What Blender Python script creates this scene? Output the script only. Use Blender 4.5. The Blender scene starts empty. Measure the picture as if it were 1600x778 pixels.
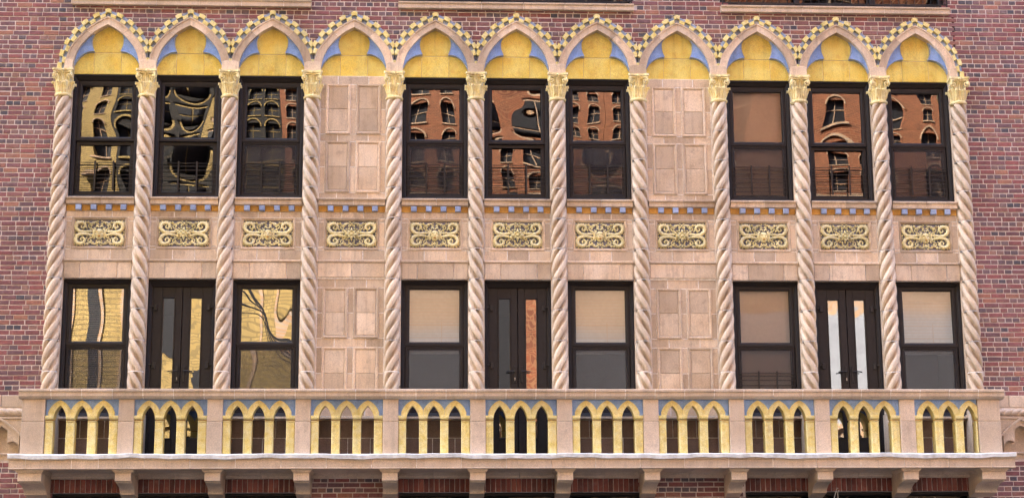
import bpy, math, random
from mathutils import Vector, Matrix
R = math.radians
random.seed(11)
SC = bpy.context.scene
COL = SC.collection

# ------------------------------------------------------------------ camera
cam_d = bpy.data.cameras.new('camera'); cam = bpy.data.objects.new('camera', cam_d); COL.objects.link(cam)
CX, CY, CZ = 5.2829, -23.9987, 1.65
TILT, ROLL, YAW = 0.2101012, -0.0059602, 0.0513623
fw = Vector((math.sin(YAW)*math.cos(TILT), math.cos(YAW)*math.cos(TILT), math.sin(TILT)))
rt = Vector((math.cos(YAW), -math.sin(YAW), 0)); up = rt.cross(fw)
r2 = rt*math.cos(ROLL)+up*math.sin(ROLL); u2 = -rt*math.sin(ROLL)+up*math.cos(ROLL)
m = Matrix((r2, u2, -fw)).transposed().to_4x4(); m.translation = (CX, CY, CZ)
cam.matrix_world = m
cam_d.sensor_width = 36; cam_d.lens = 2655.22/1600*36; cam_d.clip_end = 500
SC.camera = cam

# ------------------------------------------------------------------ light: facade in open shade, sun behind it from the left
SUN_EL, SUN_AZ = R(44), R(-52)      # azimuth from +Y, negative = towards -X
w = bpy.data.worlds.new('World'); SC.world = w; w.use_nodes = True
nt = w.node_tree; nt.nodes.clear()
sky = nt.nodes.new('ShaderNodeTexSky'); sky.sky_type = 'NISHITA'; sky.sun_disc = False
sky.sun_elevation = SUN_EL; sky.sun_rotation = SUN_AZ; sky.air_density = 0.5; sky.dust_density = 4.0; sky.ozone_density = 0.0
bg = nt.nodes.new('ShaderNodeBackground'); bg.inputs[1].default_value = 0.15
wo = nt.nodes.new('ShaderNodeOutputWorld'); nt.links.new(sky.outputs[0], bg.inputs[0]); nt.links.new(bg.outputs[0], wo.inputs[0])
sd = bpy.data.lights.new('sun', 'SUN'); sd.energy = 2.0; sd.angle = R(0.5); sd.color = (1, .93, .82)
sun = bpy.data.objects.new('sun', sd); COL.objects.link(sun)
sdir = Vector((math.sin(SUN_AZ)*math.cos(SUN_EL), math.cos(SUN_AZ)*math.cos(SUN_EL), math.sin(SUN_EL)))
sun.rotation_euler = (-sdir).to_track_quat('-Z', 'Y').to_euler(); sun.location = sdir*60
SC.view_settings.view_transform = 'Standard'; SC.view_settings.look = 'None'
SC.view_settings.exposure = 3.75; SC.view_settings.gamma = 1.0

# ------------------------------------------------------------------ materials
def new_mat(name):
    mt = bpy.data.materials.new(name); mt.use_nodes = True
    n = mt.node_tree; n.nodes.clear()
    out = n.nodes.new('ShaderNodeOutputMaterial')
    return mt, n, out
def N(n, t, **k):
    o = n.nodes.new(t)
    for a, v in k.items():
        if a.startswith('i_'): o.inputs[int(a[2:])].default_value = v
        else: setattr(o, a, v)
    return o
def rgba(c): return (c[0], c[1], c[2], 1)
def coords(n, sc=(1, 1, 1)):
    tc = N(n, 'ShaderNodeTexCoord'); oi = N(n, 'ShaderNodeObjectInfo')
    mul = N(n, 'ShaderNodeMath', operation='MULTIPLY', i_1=37.0); n.links.new(oi.outputs['Random'], mul.inputs[0])
    ad = N(n, 'ShaderNodeVectorMath', operation='ADD'); n.links.new(tc.outputs['Object'], ad.inputs[0]); n.links.new(mul.outputs[0], ad.inputs[1])
    mp = N(n, 'ShaderNodeVectorMath', operation='MULTIPLY'); mp.inputs[1].default_value = sc; n.links.new(ad.outputs[0], mp.inputs[0])
    return mp.outputs[0], oi.outputs['Random']
def mixc(n, fac, a, b, mode='MIX'):
    mx = N(n, 'ShaderNodeMix', data_type='RGBA', blend_type=mode)
    for sock, v in ((mx.inputs[0], fac), (mx.inputs[6], a), (mx.inputs[7], b)):
        if isinstance(v, bpy.types.NodeSocket): n.links.new(v, sock)
        else: sock.default_value = v
    return mx.outputs[2]
def maprange(n, v, a, b, c, d):
    o = N(n, 'ShaderNodeMapRange'); n.links.new(v, o.inputs[0])
    for i, x in enumerate((a, b, c, d)): o.inputs[i+1].default_value = x
    return o.outputs[0]
def noise(n, vec, scale, detail=4, rough=.55):
    o = N(n, 'ShaderNodeTexNoise'); n.links.new(vec, o.inputs['Vector']); o.inputs['Scale'].default_value = scale
    o.inputs['Detail'].default_value = detail; o.inputs['Roughness'].default_value = rough
    return o.outputs[0]
def weather(n, c, lo=.80, hi=1.10):
    """broad stains and rain streaks running over whole areas of the building, in world space"""
    g = N(n, 'ShaderNodeNewGeometry'); mp = N(n, 'ShaderNodeMapping'); mp.inputs['Scale'].default_value = (1.0, 1.0, .55); n.links.new(g.outputs['Position'], mp.inputs[0])
    a = maprange(n, noise(n, mp.outputs[0], 1.1, 7, .62), .34, .66, lo, hi)
    mp2 = N(n, 'ShaderNodeMapping'); mp2.inputs['Scale'].default_value = (9, 9, .7); n.links.new(g.outputs['Position'], mp2.inputs[0])
    b = maprange(n, noise(n, mp2.outputs[0], 1.0, 5, .6), .52, .74, 1.0, .80)
    m_ = N(n, 'ShaderNodeMath', operation='MULTIPLY'); n.links.new(a, m_.inputs[0]); n.links.new(b, m_.inputs[1])
    return mixc(n, 1.0, c, m_.outputs[0], 'MULTIPLY')
def glaze(name, col, alt, dirt, rough=.42, var=.16, patch=2.2, speck=.22, dirt_amt=.35, bump=.25, spec=.5, streak=.0):
    """glazed clay: per-tile tint, cloudy firing colour, fine speckle, grime patches"""
    mt, n, out = new_mat(name); vec, rnd = coords(n)
    p = N(n, 'ShaderNodeBsdfPrincipled'); n.links.new(p.outputs[0], out.inputs[0])
    a = maprange(n, noise(n, vec, patch, 3), .35, .65, 0, 1)
    c = mixc(n, a, rgba(col), rgba(alt))
    v = maprange(n, rnd, 0, 1, 1-var, 1+var)
    sp = maprange(n, noise(n, vec, 90, 2, .7), .3, .7, 1-speck, 1+speck)
    m1 = N(n, 'ShaderNodeMath', operation='MULTIPLY'); n.links.new(v, m1.inputs[0]); n.links.new(sp, m1.inputs[1])
    c = mixc(n, 1.0, c, m1.outputs[0], 'MULTIPLY')
    d = maprange(n, noise(n, vec, 7.5, 6, .7), .52, .72, 0, dirt_amt)
    c = mixc(n, d, c, rgba(dirt))
    if streak:
        tc2 = N(n, 'ShaderNodeTexCoord'); mp = N(n, 'ShaderNodeMapping'); mp.inputs['Scale'].default_value = (14, 14, .9)
        n.links.new(vec, mp.inputs[0]); s = maprange(n, noise(n, mp.outputs[0], 1.6, 4), .52, .75, 0, streak)
        c = mixc(n, s, c, rgba(dirt))
    c = weather(n, c, .86, 1.08)
    n.links.new(c, p.inputs['Base Color'])
    rr = maprange(n, noise(n, vec, 12, 3), .3, .7, rough-.1, rough+.15); n.links.new(rr, p.inputs['Roughness'])
    p.inputs['Specular IOR Level'].default_value = spec
    b = N(n, 'ShaderNodeBump', i_0=bump, i_1=.004); n.links.new(noise(n, vec, 45, 4, .65), b.inputs['Height'])
    n.links.new(b.outputs[0], p.inputs['Normal'])
    return mt
def plain(name, col, rough=.5, metal=0, spec=.5, bump=.1, var=.2, scale=20):
    mt, n, out = new_mat(name); vec, rnd = coords(n)
    p = N(n, 'ShaderNodeBsdfPrincipled'); n.links.new(p.outputs[0], out.inputs[0])
    f = maprange(n, noise(n, vec, scale, 5, .6), .3, .7, 1-var, 1+var)
    n.links.new(mixc(n, 1.0, rgba(col), f, 'MULTIPLY'), p.inputs['Base Color'])
    p.inputs['Roughness'].default_value = rough; p.inputs['Metallic'].default_value = metal; p.inputs['Specular IOR Level'].default_value = spec
    b = N(n, 'ShaderNodeBump', i_0=bump, i_1=.003); n.links.new(noise(n, vec, scale*3, 3), b.inputs['Height']); n.links.new(b.outputs[0], p.inputs['Normal'])
    return mt
TC = glaze('terracotta_pink', (.65, .51, .36), (.73, .61, .47), (.27, .18, .13), dirt_amt=.5, streak=.32, var=.24)
TCW = glaze('terracotta_shaft', (.69, .565, .42), (.77, .67, .53), (.34, .25, .20), rough=.5, var=.07, dirt_amt=.35, spec=.35, streak=.2)
TCB = glaze('terracotta_balcony', (.62, .495, .36), (.70, .58, .45), (.27, .19, .14), dirt_amt=.35, streak=.12, var=.08)
YEL = glaze('yellow_glaze', (.84, .64, .12), (.87, .75, .22), (.60, .33, .06), rough=.32, var=.07, patch=4, dirt_amt=.5)
YEP = glaze('pale_yellow_glaze', (.80, .66, .21), (.86, .77, .38), (.42, .25, .07), rough=.35, var=.07, patch=12, dirt_amt=.35, streak=.15)
CAPM = glaze('cream_gold_glaze', (.84, .71, .30), (.88, .80, .47), (.36, .20, .05), rough=.36, var=.06, patch=14, dirt_amt=.55)
ORN = glaze('ornament_glaze', (.82, .73, .33), (.88, .82, .52), (.36, .26, .12), rough=.35, var=.16, patch=22, dirt_amt=.5)
OCH = glaze('ochre_glaze', (.58, .29, .04), (.66, .38, .08), (.26, .10, .02), rough=.4, var=.2, patch=14)
BLU = glaze('blue_glaze', (.21, .38, .80), (.29, .48, .88), (.13, .16, .32), rough=.28, var=.10, patch=9, dirt_amt=.3)
BLG = glaze('slate_blue_glaze', (.19, .26, .42), (.32, .41, .60), (.07, .07, .09), rough=.25, var=.3, patch=14, dirt_amt=.4)
BLP = glaze('pale_blue_glaze', (.28, .38, .62), (.36, .47, .68), (.15, .17, .25), rough=.3, var=.12, patch=9)
GRY = glaze('grey_blue_ground', (.15, .17, .27), (.24, .24, .29), (.06, .055, .06), rough=.4, var=.08, patch=14)
MORT = plain('pale_mortar', (.86, .82, .77), .85, var=.3, scale=30, bump=.5)
BMORT = plain('brick_mortar', (.70, .63, .59), .9, var=.2, scale=14, bump=.7)
LEAD = plain('lead_flashing', (.78, .85, .88), .45, var=.25, scale=9, bump=.6)
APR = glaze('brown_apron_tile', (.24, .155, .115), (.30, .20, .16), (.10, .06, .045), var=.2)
BRZ = plain('dark_bronze_frame', (.020, .019, .022), .45, spec=.3, var=.15)
BRZ2 = plain('dark_brown_casing', (.020, .017, .017), .5, spec=.25, var=.15)
IRON = plain('black_iron', (.012, .012, .014), .5)
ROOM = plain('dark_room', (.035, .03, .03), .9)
SHADE = plain('roller_shade', (.78, .66, .61), .8, var=.04)
SHADEW = plain('white_shade', (.78, .74, .76), .8, var=.05)
BLIND = plain('blind_slat', (.50, .46, .38), .6, var=.1)
STEEL = plain('steel', (.5, .5, .5), .35, metal=1)
WIREM = plain('white_wire', (.85, .85, .82), .4)
ASPH = plain('asphalt', (.05, .05, .052), .9, var=.3, scale=6, bump=.5)
PAVE = plain('pavement', (.13, .125, .12), .85, var=.15, scale=4)
STONE = plain('limestone', (.27, .28, .30), .7, var=.12, scale=3)

def brick_mat(name, stops, attr=False, rough=.75):
    mt, n, out = new_mat(name); vec, rnd = coords(n)
    if attr:
        at = N(n, 'ShaderNodeAttribute', attribute_name='tint', attribute_type='GEOMETRY'); rnd = at.outputs['Fac']
    p = N(n, 'ShaderNodeBsdfPrincipled'); n.links.new(p.outputs[0], out.inputs[0])
    cr = N(n, 'ShaderNodeValToRGB'); cr.color_ramp.interpolation = 'LINEAR'
    e = cr.color_ramp.elements
    e[0].position = stops[0][0]; e[0].color = rgba(stops[0][1]); e[1].position = stops[-1][0]; e[1].color = rgba(stops[-1][1])
    for ps, c in stops[1:-1]:
        x = e.new(ps); x.color = rgba(c)
    n.links.new(rnd, cr.inputs[0])
    sp = maprange(n, noise(n, vec, 28, 5, .7), .25, .75, .68, 1.32)
    c = mixc(n, 1.0, cr.outputs[0], sp, 'MULTIPLY')
    d = maprange(n, noise(n, vec, 9, 5, .7), .55, .75, 0, .45)
    c = mixc(n, d, c, (.40, .31, .29, 1))
    c = weather(n, c, .72, 1.22)
    n.links.new(c, p.inputs['Base Color']); p.inputs['Roughness'].default_value = rough
    b = N(n, 'ShaderNodeBump', i_0=.6, i_1=.006); n.links.new(noise(n, vec, 40, 4, .7), b.inputs['Height']); n.links.new(b.outputs[0], p.inputs['Normal'])
    return mt
ST_L = [(0, (0.143, 0.085, 0.098)), (.12, (0.194, 0.097, 0.105)), (.4, (0.241, 0.090, 0.092)), (.62, (0.286, 0.102, 0.097)), (.8, (0.226, 0.109, 0.117)), (.92, (0.318, 0.144, 0.105)), (1, (0.369, 0.181, 0.123))]
ST_H = [(0, (0.077, 0.078, 0.098)), (.15, (0.133, 0.102, 0.117)), (.42, (0.184, 0.114, 0.123)), (.62, (0.246, 0.102, 0.098)), (.82, (0.205, 0.144, 0.148)), (1, (0.307, 0.169, 0.130))]
BK_L, BK_H = brick_mat('brick_stretcher', ST_L), brick_mat('brick_header', ST_H)
BKA_L, BKA_H = brick_mat('brick_stretcher_field', ST_L, True), brick_mat('brick_header_field', ST_H, True)
ST_S = [(0, (.13, .045, .035)), (.5, (.22, .06, .045)), (1, (.30, .10, .07))]
BK_S = brick_mat('brick_soldier', ST_S)

def glass_mat(name, refl, tint, rough=.0):
    mt, n, out = new_mat(name)
    g = N(n, 'ShaderNodeBsdfGlossy'); g.inputs['Roughness'].default_value = rough; g.inputs['Color'].default_value = (.93, .93, .93, 1)
    t = N(n, 'ShaderNodeBsdfTransparent'); t.inputs[0].default_value = rgba(tint)
    fr = N(n, 'ShaderNodeFresnel', i_0=1.5)
    f = maprange(n, fr.outputs[0], .04, 1, refl, 1)
    mx = N(n, 'ShaderNodeMixShader'); n.links.new(f, mx.inputs[0]); n.links.new(t.outputs[0], mx.inputs[1]); n.links.new(g.outputs[0], mx.inputs[2])
    n.links.new(mx.outputs[0], out.inputs[0]); return mt
GLS = glass_mat('coated_glass', .42, (.55, .57, .56))
GLU = glass_mat('coated_upper_glass', .25, (.55, .57, .56))
GLV = glass_mat('shadowy_glass', .10, (.5, .52, .55))
GLQ = glass_mat('clear_glass', .06, (.85, .85, .85))
GLD = glass_mat('plain_glass', .02, (.7, .72, .7))
GLW = glass_mat('soft_glass', .17, (.85, .87, .87), .06)
def screen_mat():
    mt, n, out = new_mat('insect_screen')
    d = N(n, 'ShaderNodeBsdfPrincipled'); d.inputs['Base Color'].default_value = (.035, .038, .05, 1); d.inputs['Roughness'].default_value = .5
    t = N(n, 'ShaderNodeBsdfTransparent'); mx = N(n, 'ShaderNodeMixShader', i_0=.5)
    n.links.new(t.outputs[0], mx.inputs[1]); n.links.new(d.outputs[0], mx.inputs[2]); n.links.new(mx.outputs[0], out.inputs[0]); return mt
SCR = screen_mat()
def tex_brick(name, c1, c2, mort, scale=1.0):
    mt, n, out = new_mat(name)
    p = N(n, 'ShaderNodeBsdfPrincipled'); n.links.new(p.outputs[0], out.inputs[0]); p.inputs['Roughness'].default_value = .85
    tc = N(n, 'ShaderNodeTexCoord'); sx = N(n, 'ShaderNodeSeparateXYZ'); cx = N(n, 'ShaderNodeCombineXYZ')
    n.links.new(tc.outputs['Object'], sx.inputs[0]); n.links.new(sx.outputs[0], cx.inputs[0]); n.links.new(sx.outputs[2], cx.inputs[1])
    b = N(n, 'ShaderNodeTexBrick'); n.links.new(cx.outputs[0], b.inputs[0])
    b.inputs['Color1'].default_value = rgba(c1); b.inputs['Color2'].default_value = rgba(c2); b.inputs['Mortar'].default_value = rgba(mort)
    b.inputs['Scale'].default_value = scale; b.inputs['Mortar Size'].default_value = .03; b.inputs['Brick Width'].default_value = .42; b.inputs['Row Height'].default_value = .16
    nz = maprange(n, noise(n, tc.outputs['Object'], 1.3, 6, .7), .3, .7, .72, 1.28)
    n.links.new(mixc(n, 1.0, b.outputs[0], nz, 'MULTIPLY'), p.inputs['Base Color']); return mt
TOWER = tex_brick('far_mottled_brick', (.22, .10, .10), (.16, .09, .095), (.42, .36, .34), 2.0)
GOLDB = tex_brick('golden_brick', (.36, .25, .085), (.31, .21, .065), (.21, .145, .05))
REDB = tex_brick('orange_red_brick', (.21, .056, .018), (.12, .032, .011), (.24, .11, .05))
TANB = tex_brick('tan_brick', (.42, .27, .15), (.36, .21, .11), (.34, .26, .19))

# ------------------------------------------------------------------ mesh helpers
class MB:
    def __init__(s): s.v = []; s.f = []; s.smooth = False; s.mi = []; s.cm = 0; s.tint = []
    def add(s, vs, fs):
        o = len(s.v); s.v += [tuple(a) for a in vs]
        for f in fs: s.f.append(tuple(i+o for i in f)); s.mi.append(s.cm)
    def box(s, x0, x1, y0, y1, z0, z1, ch=0, tint=None):
        """y0 is the front; chamfered front edges when ch>0"""
        n0 = len(s.f)
        if ch:
            vs = [(x0+ch, y0, z0+ch), (x1-ch, y0, z0+ch), (x1-ch, y0, z1-ch), (x0+ch, y0, z1-ch),
                  (x0, y0+ch, z0), (x1, y0+ch, z0), (x1, y0+ch, z1), (x0, y0+ch, z1), (x0, y1, z0), (x1, y1, z0), (x1, y1, z1), (x0, y1, z1)]
            fs = [(0, 1, 2, 3)] + [(i+4, (i+1) % 4+4, (i+1) % 4, i) for i in range(4)] + [(i+8, (i+1) % 4+8, (i+1) % 4+4, i+4) for i in range(4)] + [(11, 10, 9, 8)]
        else:
            vs = [(x0, y0, z0), (x1, y0, z0), (x1, y0, z1), (x0, y0, z1), (x0, y1, z0), (x1, y1, z0), (x1, y1, z1), (x0, y1, z1)]
            fs = [(0, 1, 2, 3), (4, 5, 1, 0), (5, 6, 2, 1), (6, 7, 3, 2), (7, 4, 0, 3), (7, 6, 5, 4)]
        s.add(vs, fs)
        if tint is not None: s.tint += [tint]*(len(s.f)-n0)
    def tile(s, poly, y0, y1, ch=.006):
        """prism from an (x,z) polygon, counter-clockwise seen from the front, chamfered front"""
        cx = sum(p[0] for p in poly)/len(poly); cz = sum(p[1] for p in poly)/len(poly); k = len(poly)
        inn = []
        for i, p in enumerate(poly):
            a = Vector(poly[i-1]); b = Vector(p); c = Vector(poly[(i+1) % k])
            e1 = (b-a); e2 = (c-b)
            n1 = Vector((-e1.y, e1.x)).normalized() if e1.length > 1e-6 else Vector((0, 0)); n2 = Vector((-e2.y, e2.x)).normalized() if e2.length > 1e-6 else n1
            if n1.length < .5: n1 = n2
            nn = n1+n2; nn = nn.normalized() if nn.length > 1e-6 else n1
            inn.append((b.x+nn.x*ch, b.y+nn.y*ch))
        vs = [(x, y0, z) for x, z in inn]+[(x, y0+ch, z) for x, z in poly]+[(x, y1, z) for x, z in poly]
        fs = [tuple(range(k))]
        for i in range(k):
            j = (i+1) % k; fs += [(i+k, j+k, j, i), (i+2*k, j+2*k, j+k, i+k)]
        fs.append(tuple(reversed(range(2*k, 3*k))))
        s.add(vs, fs)
    def band(s, A, B, y0, y1, close_ends=True):
        """solid between two matched (x,z) polylines (A lower/left of B)"""
        k = len(A); vs = []
        for (ax, az), (bx, bz) in zip(A, B): vs += [(ax, y0, az), (bx, y0, bz), (bx, y1, bz), (ax, y1, az)]
        fs = []
        for i in range(k-1):
            a = 4*i; b = a+4
            fs += [(a, b, b+1, a+1), (a+1, b+1, b+2, a+2), (a+3, a+2, b+2, b+3), (a, a+3, b+3, b)]
        if close_ends: fs += [(0, 1, 2, 3), (4*k-1, 4*k-2, 4*k-3, 4*k-4)]
        s.add(vs, fs)
    def rings(s, rect, prof, cap=False):
        """mitred rectangular moulding: rect (x0,z0,x1,z1), profile [(inset_side, inset_bottom, inset_top, y)]"""
        vs = []; fs = []
        for q in prof:
            if len(q) == 2: a, y = q; l = b = t = a
            else: l, b, t, y = q
            x0, z0, x1, z1 = rect
            vs += [(x0+l, y, z0+b), (x1-l, y, z0+b), (x1-l, y, z1-t), (x0+l, y, z1-t)]
        for i in range(len(prof)-1):
            a = 4*i; b = a+4
            for j in range(4): fs.append((a+j, a+(j+1) % 4, b+(j+1) % 4, b+j))
        if cap: e = 4*(len(prof)-1); fs.append((e, e+1, e+2, e+3))
        s.add(vs, fs)
    def extr(s, prof, x0, x1):
        """closed (y,z) profile extruded along x"""
        k = len(prof); vs = [(x0, y, z) for y, z in prof]+[(x1, y, z) for y, z in prof]
        fs = [(i, (i+1) % k, (i+1) % k+k, i+k) for i in range(k)]+[tuple(reversed(range(k))), tuple(range(k, 2*k))]
        s.add(vs, fs)
    def lathe(s, prof, cx=0, cy=0, seg=24, mod=None, cap=True):
        vs = []; k = len(prof)
        for r, z in prof:
            for j in range(seg):
                a = 2*math.pi*j/seg; rr = r if mod is None else mod(r, z, a)
                vs.append((cx+rr*math.sin(a), cy-rr*math.cos(a), z))
        fs = [(i*seg+j, i*seg+(j+1) % seg, (i+1)*seg+(j+1) % seg, (i+1)*seg+j) for i in range(k-1) for j in range(seg)]
        if cap: fs += [tuple(reversed(range(seg))), tuple(range((k-1)*seg, k*seg))]
        s.add(vs, fs)
    def ell(s, c, r, seg=8, rg=6):
        vs = [(c[0], c[1], c[2]-r[2])]
        for i in range(1, rg):
            t = -math.pi/2+math.pi*i/rg
            for j in range(seg):
                a = 2*math.pi*j/seg; vs.append((c[0]+r[0]*math.cos(t)*math.cos(a), c[1]+r[1]*math.cos(t)*math.sin(a), c[2]+r[2]*math.sin(t)))
        vs.append((c[0], c[1], c[2]+r[2])); fs = []
        for j in range(seg): fs.append((0, 1+(j+1) % seg, 1+j))
        for i in range(rg-2):
            for j in range(seg): a = 1+i*seg; fs.append((a+j, a+(j+1) % seg, a+seg+(j+1) % seg, a+seg+j))
        e = 1+(rg-2)*seg
        for j in range(seg): fs.append((e+j, e+(j+1) % seg, len(vs)-1))
        s.add(vs, fs)
    def tube(s, pts, rad, seg=6, flat=1.0):
        """tapered tube along 3D points; flat squashes it in y"""
        P = [Vector(p) for p in pts]; k = len(P); vs = []
        if not hasattr(rad, '__len__'): rad = [rad]*k
        for i, p in enumerate(P):
            t = (P[min(i+1, k-1)]-P[max(i-1, 0)]).normalized()
            ref = Vector((0, 1, 0)) if abs(t.y) < .9 else Vector((1, 0, 0))
            a = t.cross(ref).normalized(); b = a.cross(t).normalized()
            for j in range(seg):
                an = 2*math.pi*j/seg; o = a*math.cos(an)*rad[i]+b*math.sin(an)*rad[i]
                vs.append((p.x+o.x, p.y+o.y*flat, p.z+o.z))
        fs = [(i*seg+j, i*seg+(j+1) % seg, (i+1)*seg+(j+1) % seg, (i+1)*seg+j) for i in range(k-1) for j in range(seg)]
        fs += [tuple(reversed(range(seg))), tuple(range((k-1)*seg, k*seg))]
        s.add(vs, fs)
    def mesh(s, name, mats, smooth=None):
        me = bpy.data.meshes.new(name); me.from_pydata(s.v, [], s.f); me.validate()
        for mm in (mats if isinstance(mats, (list, tuple)) else [mats]): me.materials.append(mm)
        if isinstance(mats, (list, tuple)) and len(mats) > 1 and len(me.polygons) == len(s.mi): me.polygons.foreach_set('material_index', s.mi)
        import bmesh
        bm = bmesh.new(); bm.from_mesh(me); bmesh.ops.recalc_face_normals(bm, faces=bm.faces); bm.to_mesh(me); bm.free()
        if smooth is not None:
            me.polygons.foreach_set('use_smooth', [True]*len(me.polygons))
            try: me.set_sharp_from_angle(angle=R(smooth))
            except Exception: pass
        me.update(); return me
    def build(s, name, mats, parent=None, smooth=None, loc=None):
        return link(name, s.mesh(name, mats, smooth), parent, loc)
def link(name, me, parent=None, loc=None):
    o = bpy.data.objects.new(name, me); COL.objects.link(o)
    if parent is not None: o.parent = parent
    if loc is not None: o.location = loc
    return o
def one(name, mats, parent, fn, *a, smooth=None, **k):
    mb = MB(); getattr(mb, fn)(*a, **k); return mb.build(name, mats, parent, smooth)
def thing(name, label, cat, loc=(0, 0, 0), group=None, kind=None):
    o = bpy.data.objects.new(name, None); COL.objects.link(o); o.location = loc; o.empty_display_size = .1
    if label: o['label'] = label
    if cat: o['category'] = cat
    if group: o['group'] = group
    o['kind'] = kind or 'thing'
    return o
def tag(o, label, cat, group=None):
    o['label'] = label; o['category'] = cat; o['kind'] = 'thing'
    if group: o['group'] = group
    return o
KIDS = {}
def kids(o): return [c for c in bpy.data.objects if c.parent == o]
def copy_tree(o, loc, label, tree=None):
    def rec(node, par):
        c = node[0].copy(); COL.objects.link(c)
        if par is not None: c.parent = par
        for ch in node[1]: rec(ch, c)
        return c
    t = tree or snap(o); r = rec(t, None); r.location = loc; r['label'] = label; return r
def snap(o): return (o, [snap(c) for c in kids(o)])
def cr(pts, t):
    """Catmull-Rom through pts, t in 0..1"""
    k = len(pts)-1; u = min(max(t, 0), 1)*k; i = min(int(u), k-1); f = u-i
    p0 = pts[max(i-1, 0)]; p1 = pts[i]; p2 = pts[i+1]; p3 = pts[min(i+2, k)]
    return tuple(.5*((2*b)+(-a+c)*f+(2*a-5*b+4*c-d)*f*f+(-a+3*b-3*c+d)*f**3) for a, b, c, d in zip(p0, p1, p2, p3))
def smooth_pts(pts, n): return [cr(pts, i/(n-1)) for i in range(n)]

S = 1.2; NB = 11
def BX(i): return S*(i+.5)
ORD = ['first', 'second', 'third', 'fourth', 'fifth', 'sixth', 'seventh', 'eighth', 'ninth', 'tenth', 'eleventh', 'twelfth']
def nth(i, n, what='from the left'):
    if i == 0: return 'leftmost'
    if i == n-1: return 'rightmost'
    return ORD[i]+' '+what if i <= n//2 else ORD[n-1-i]+' from the right'
BLANK = (3, 7); DOORS = (1, 5, 9)

# arch curves, half arch, (x from bay centre, z)
CI = [(.477, 9.41), (.472, 9.53), (.437, 9.66), (.375, 9.78), (.29, 9.885), (.195, 9.98), (.10, 10.045), (0, 10.10)]
CP = [(.580, 9.41), (.580, 9.55), (.545, 9.70), (.48, 9.815), (.385, 9.935), (.27, 10.055), (.14, 10.15), (0, 10.222)]
CO = [(.700, 9.41), (.690, 9.57), (.648, 9.74), (.575, 9.89), (.48, 10.03), (.35, 10.155), (.19, 10.26), (0, 10.345)]
CO2 = smooth_pts(CO, 200)
def arch_top(X):
    """height of the checkered outline over world X, None outside the arcade"""
    if X < -.10 or X > S*NB+.10: return None
    i = min(max(int(X/S), 0), NB-1); x = abs(X-BX(i))
    best = None
    for (a, z) in CO2:
        if a <= x+1e-4: return z
    return 9.41
# ------------------------------------------------------------------ ground, street, room behind the windows
one('street', ASPH, None, 'box', -60, 60, -27.0, -4.0, -.3, 0)['kind'] = 'structure'
g = one('ground', PAVE, None, 'box', -300, 300, -300, 300, -.6, -.304); g['kind'] = 'structure'
p1 = one('pavement', PAVE, None, 'box', -60, 60, -3.996, .3, -.3, .13); p1['kind'] = 'structure'
p2 = one('pavement', PAVE, None, 'box', -60, 60, -30.2, -27.004, -.3, .13); p2['kind'] = 'structure'
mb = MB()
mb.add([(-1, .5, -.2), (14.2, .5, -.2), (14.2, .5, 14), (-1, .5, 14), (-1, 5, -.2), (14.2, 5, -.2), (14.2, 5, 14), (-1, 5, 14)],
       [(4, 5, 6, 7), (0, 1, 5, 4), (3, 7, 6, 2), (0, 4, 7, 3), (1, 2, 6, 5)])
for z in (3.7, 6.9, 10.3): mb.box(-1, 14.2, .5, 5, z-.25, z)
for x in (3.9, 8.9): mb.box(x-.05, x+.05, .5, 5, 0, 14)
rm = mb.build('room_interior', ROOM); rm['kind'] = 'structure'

# ------------------------------------------------------------------ brick walls (English bond)
CRS, ZB0 = .0715, 2.50
NICHE = [(-1.12, -.25), (13.38, 14.45)]
STRINGS = [(.06, 3.57), (4.844, 8.358), (9.662, 13.14)]
GFO = [(.07, 3.60), (4.90, 8.36), (9.80, 13.13)]
walls = {
 'L': thing('brick_wall', 'mottled red brick wall strip left of the arcade', 'brick wall', (0, 0, 0)),
 'R': thing('brick_wall', 'mottled red brick wall strip right of the arcade', 'brick wall', (0, 0, 0)),
 'T': thing('brick_wall', 'red brick wall filling the spandrels above the checkered arches', 'brick wall', (0, 0, 0)),
 'B': thing('brick_wall', 'dark brick wall with upright header courses under the balcony', 'brick wall', (0, 0, 0))}
def ok_brick(x0, x1, z0, z1):
    xc, zc = (x0+x1)/2, (z0+z1)/2
    if z0 > 10.39:
        for a, b in STRINGS:
            if a+.04 < xc < b-.04: return None
    if zc > 3.66:
        if -.03 < xc < 13.23:
            t = arch_top(xc)
            tt = min(arch_top(min(max(x0, -.1), 13.3)) or 9.4, arch_top(min(max(x1, -.1), 13.3)) or 9.4, t)
            if z1 < tt-.06: return None
            return 'T'
        for a, b in NICHE:
            if a-.1 < xc < b+.1 and 3.74 < zc < 4.66: return None
        return 'L' if xc < 6 else 'R'
    for a, b in GFO:
        if a-.02 < xc < b+.02: return None
    if -.02 < xc < 13.2: return 'B'
    return 'L' if xc < 6 else 'R'
bl = {k: [] for k in walls}
nrow = int((11.4-ZB0)/CRS)
for r in range(nrow):
    z0 = ZB0+r*CRS; head = r % 2 == 1; pitch = .108 if head else .216
    x = -3.6+(.027 if head else 0)+random.uniform(-.02, .02); 
    while x < 16.6:
        L = pitch*random.uniform(.93, 1.07)
        if head and random.random() < .12: L = .20
        j = .0064; a, b = x+j, x+L-j
        k = ok_brick(a, b, z0, z0+CRS)
        if k: bl[k].append((a, b, z0+.0070+random.uniform(-.0012, .0012), z0+CRS-.0070+random.uniform(-.0012, .0012), head and L < .16))
        x += L
var = {}
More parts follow.
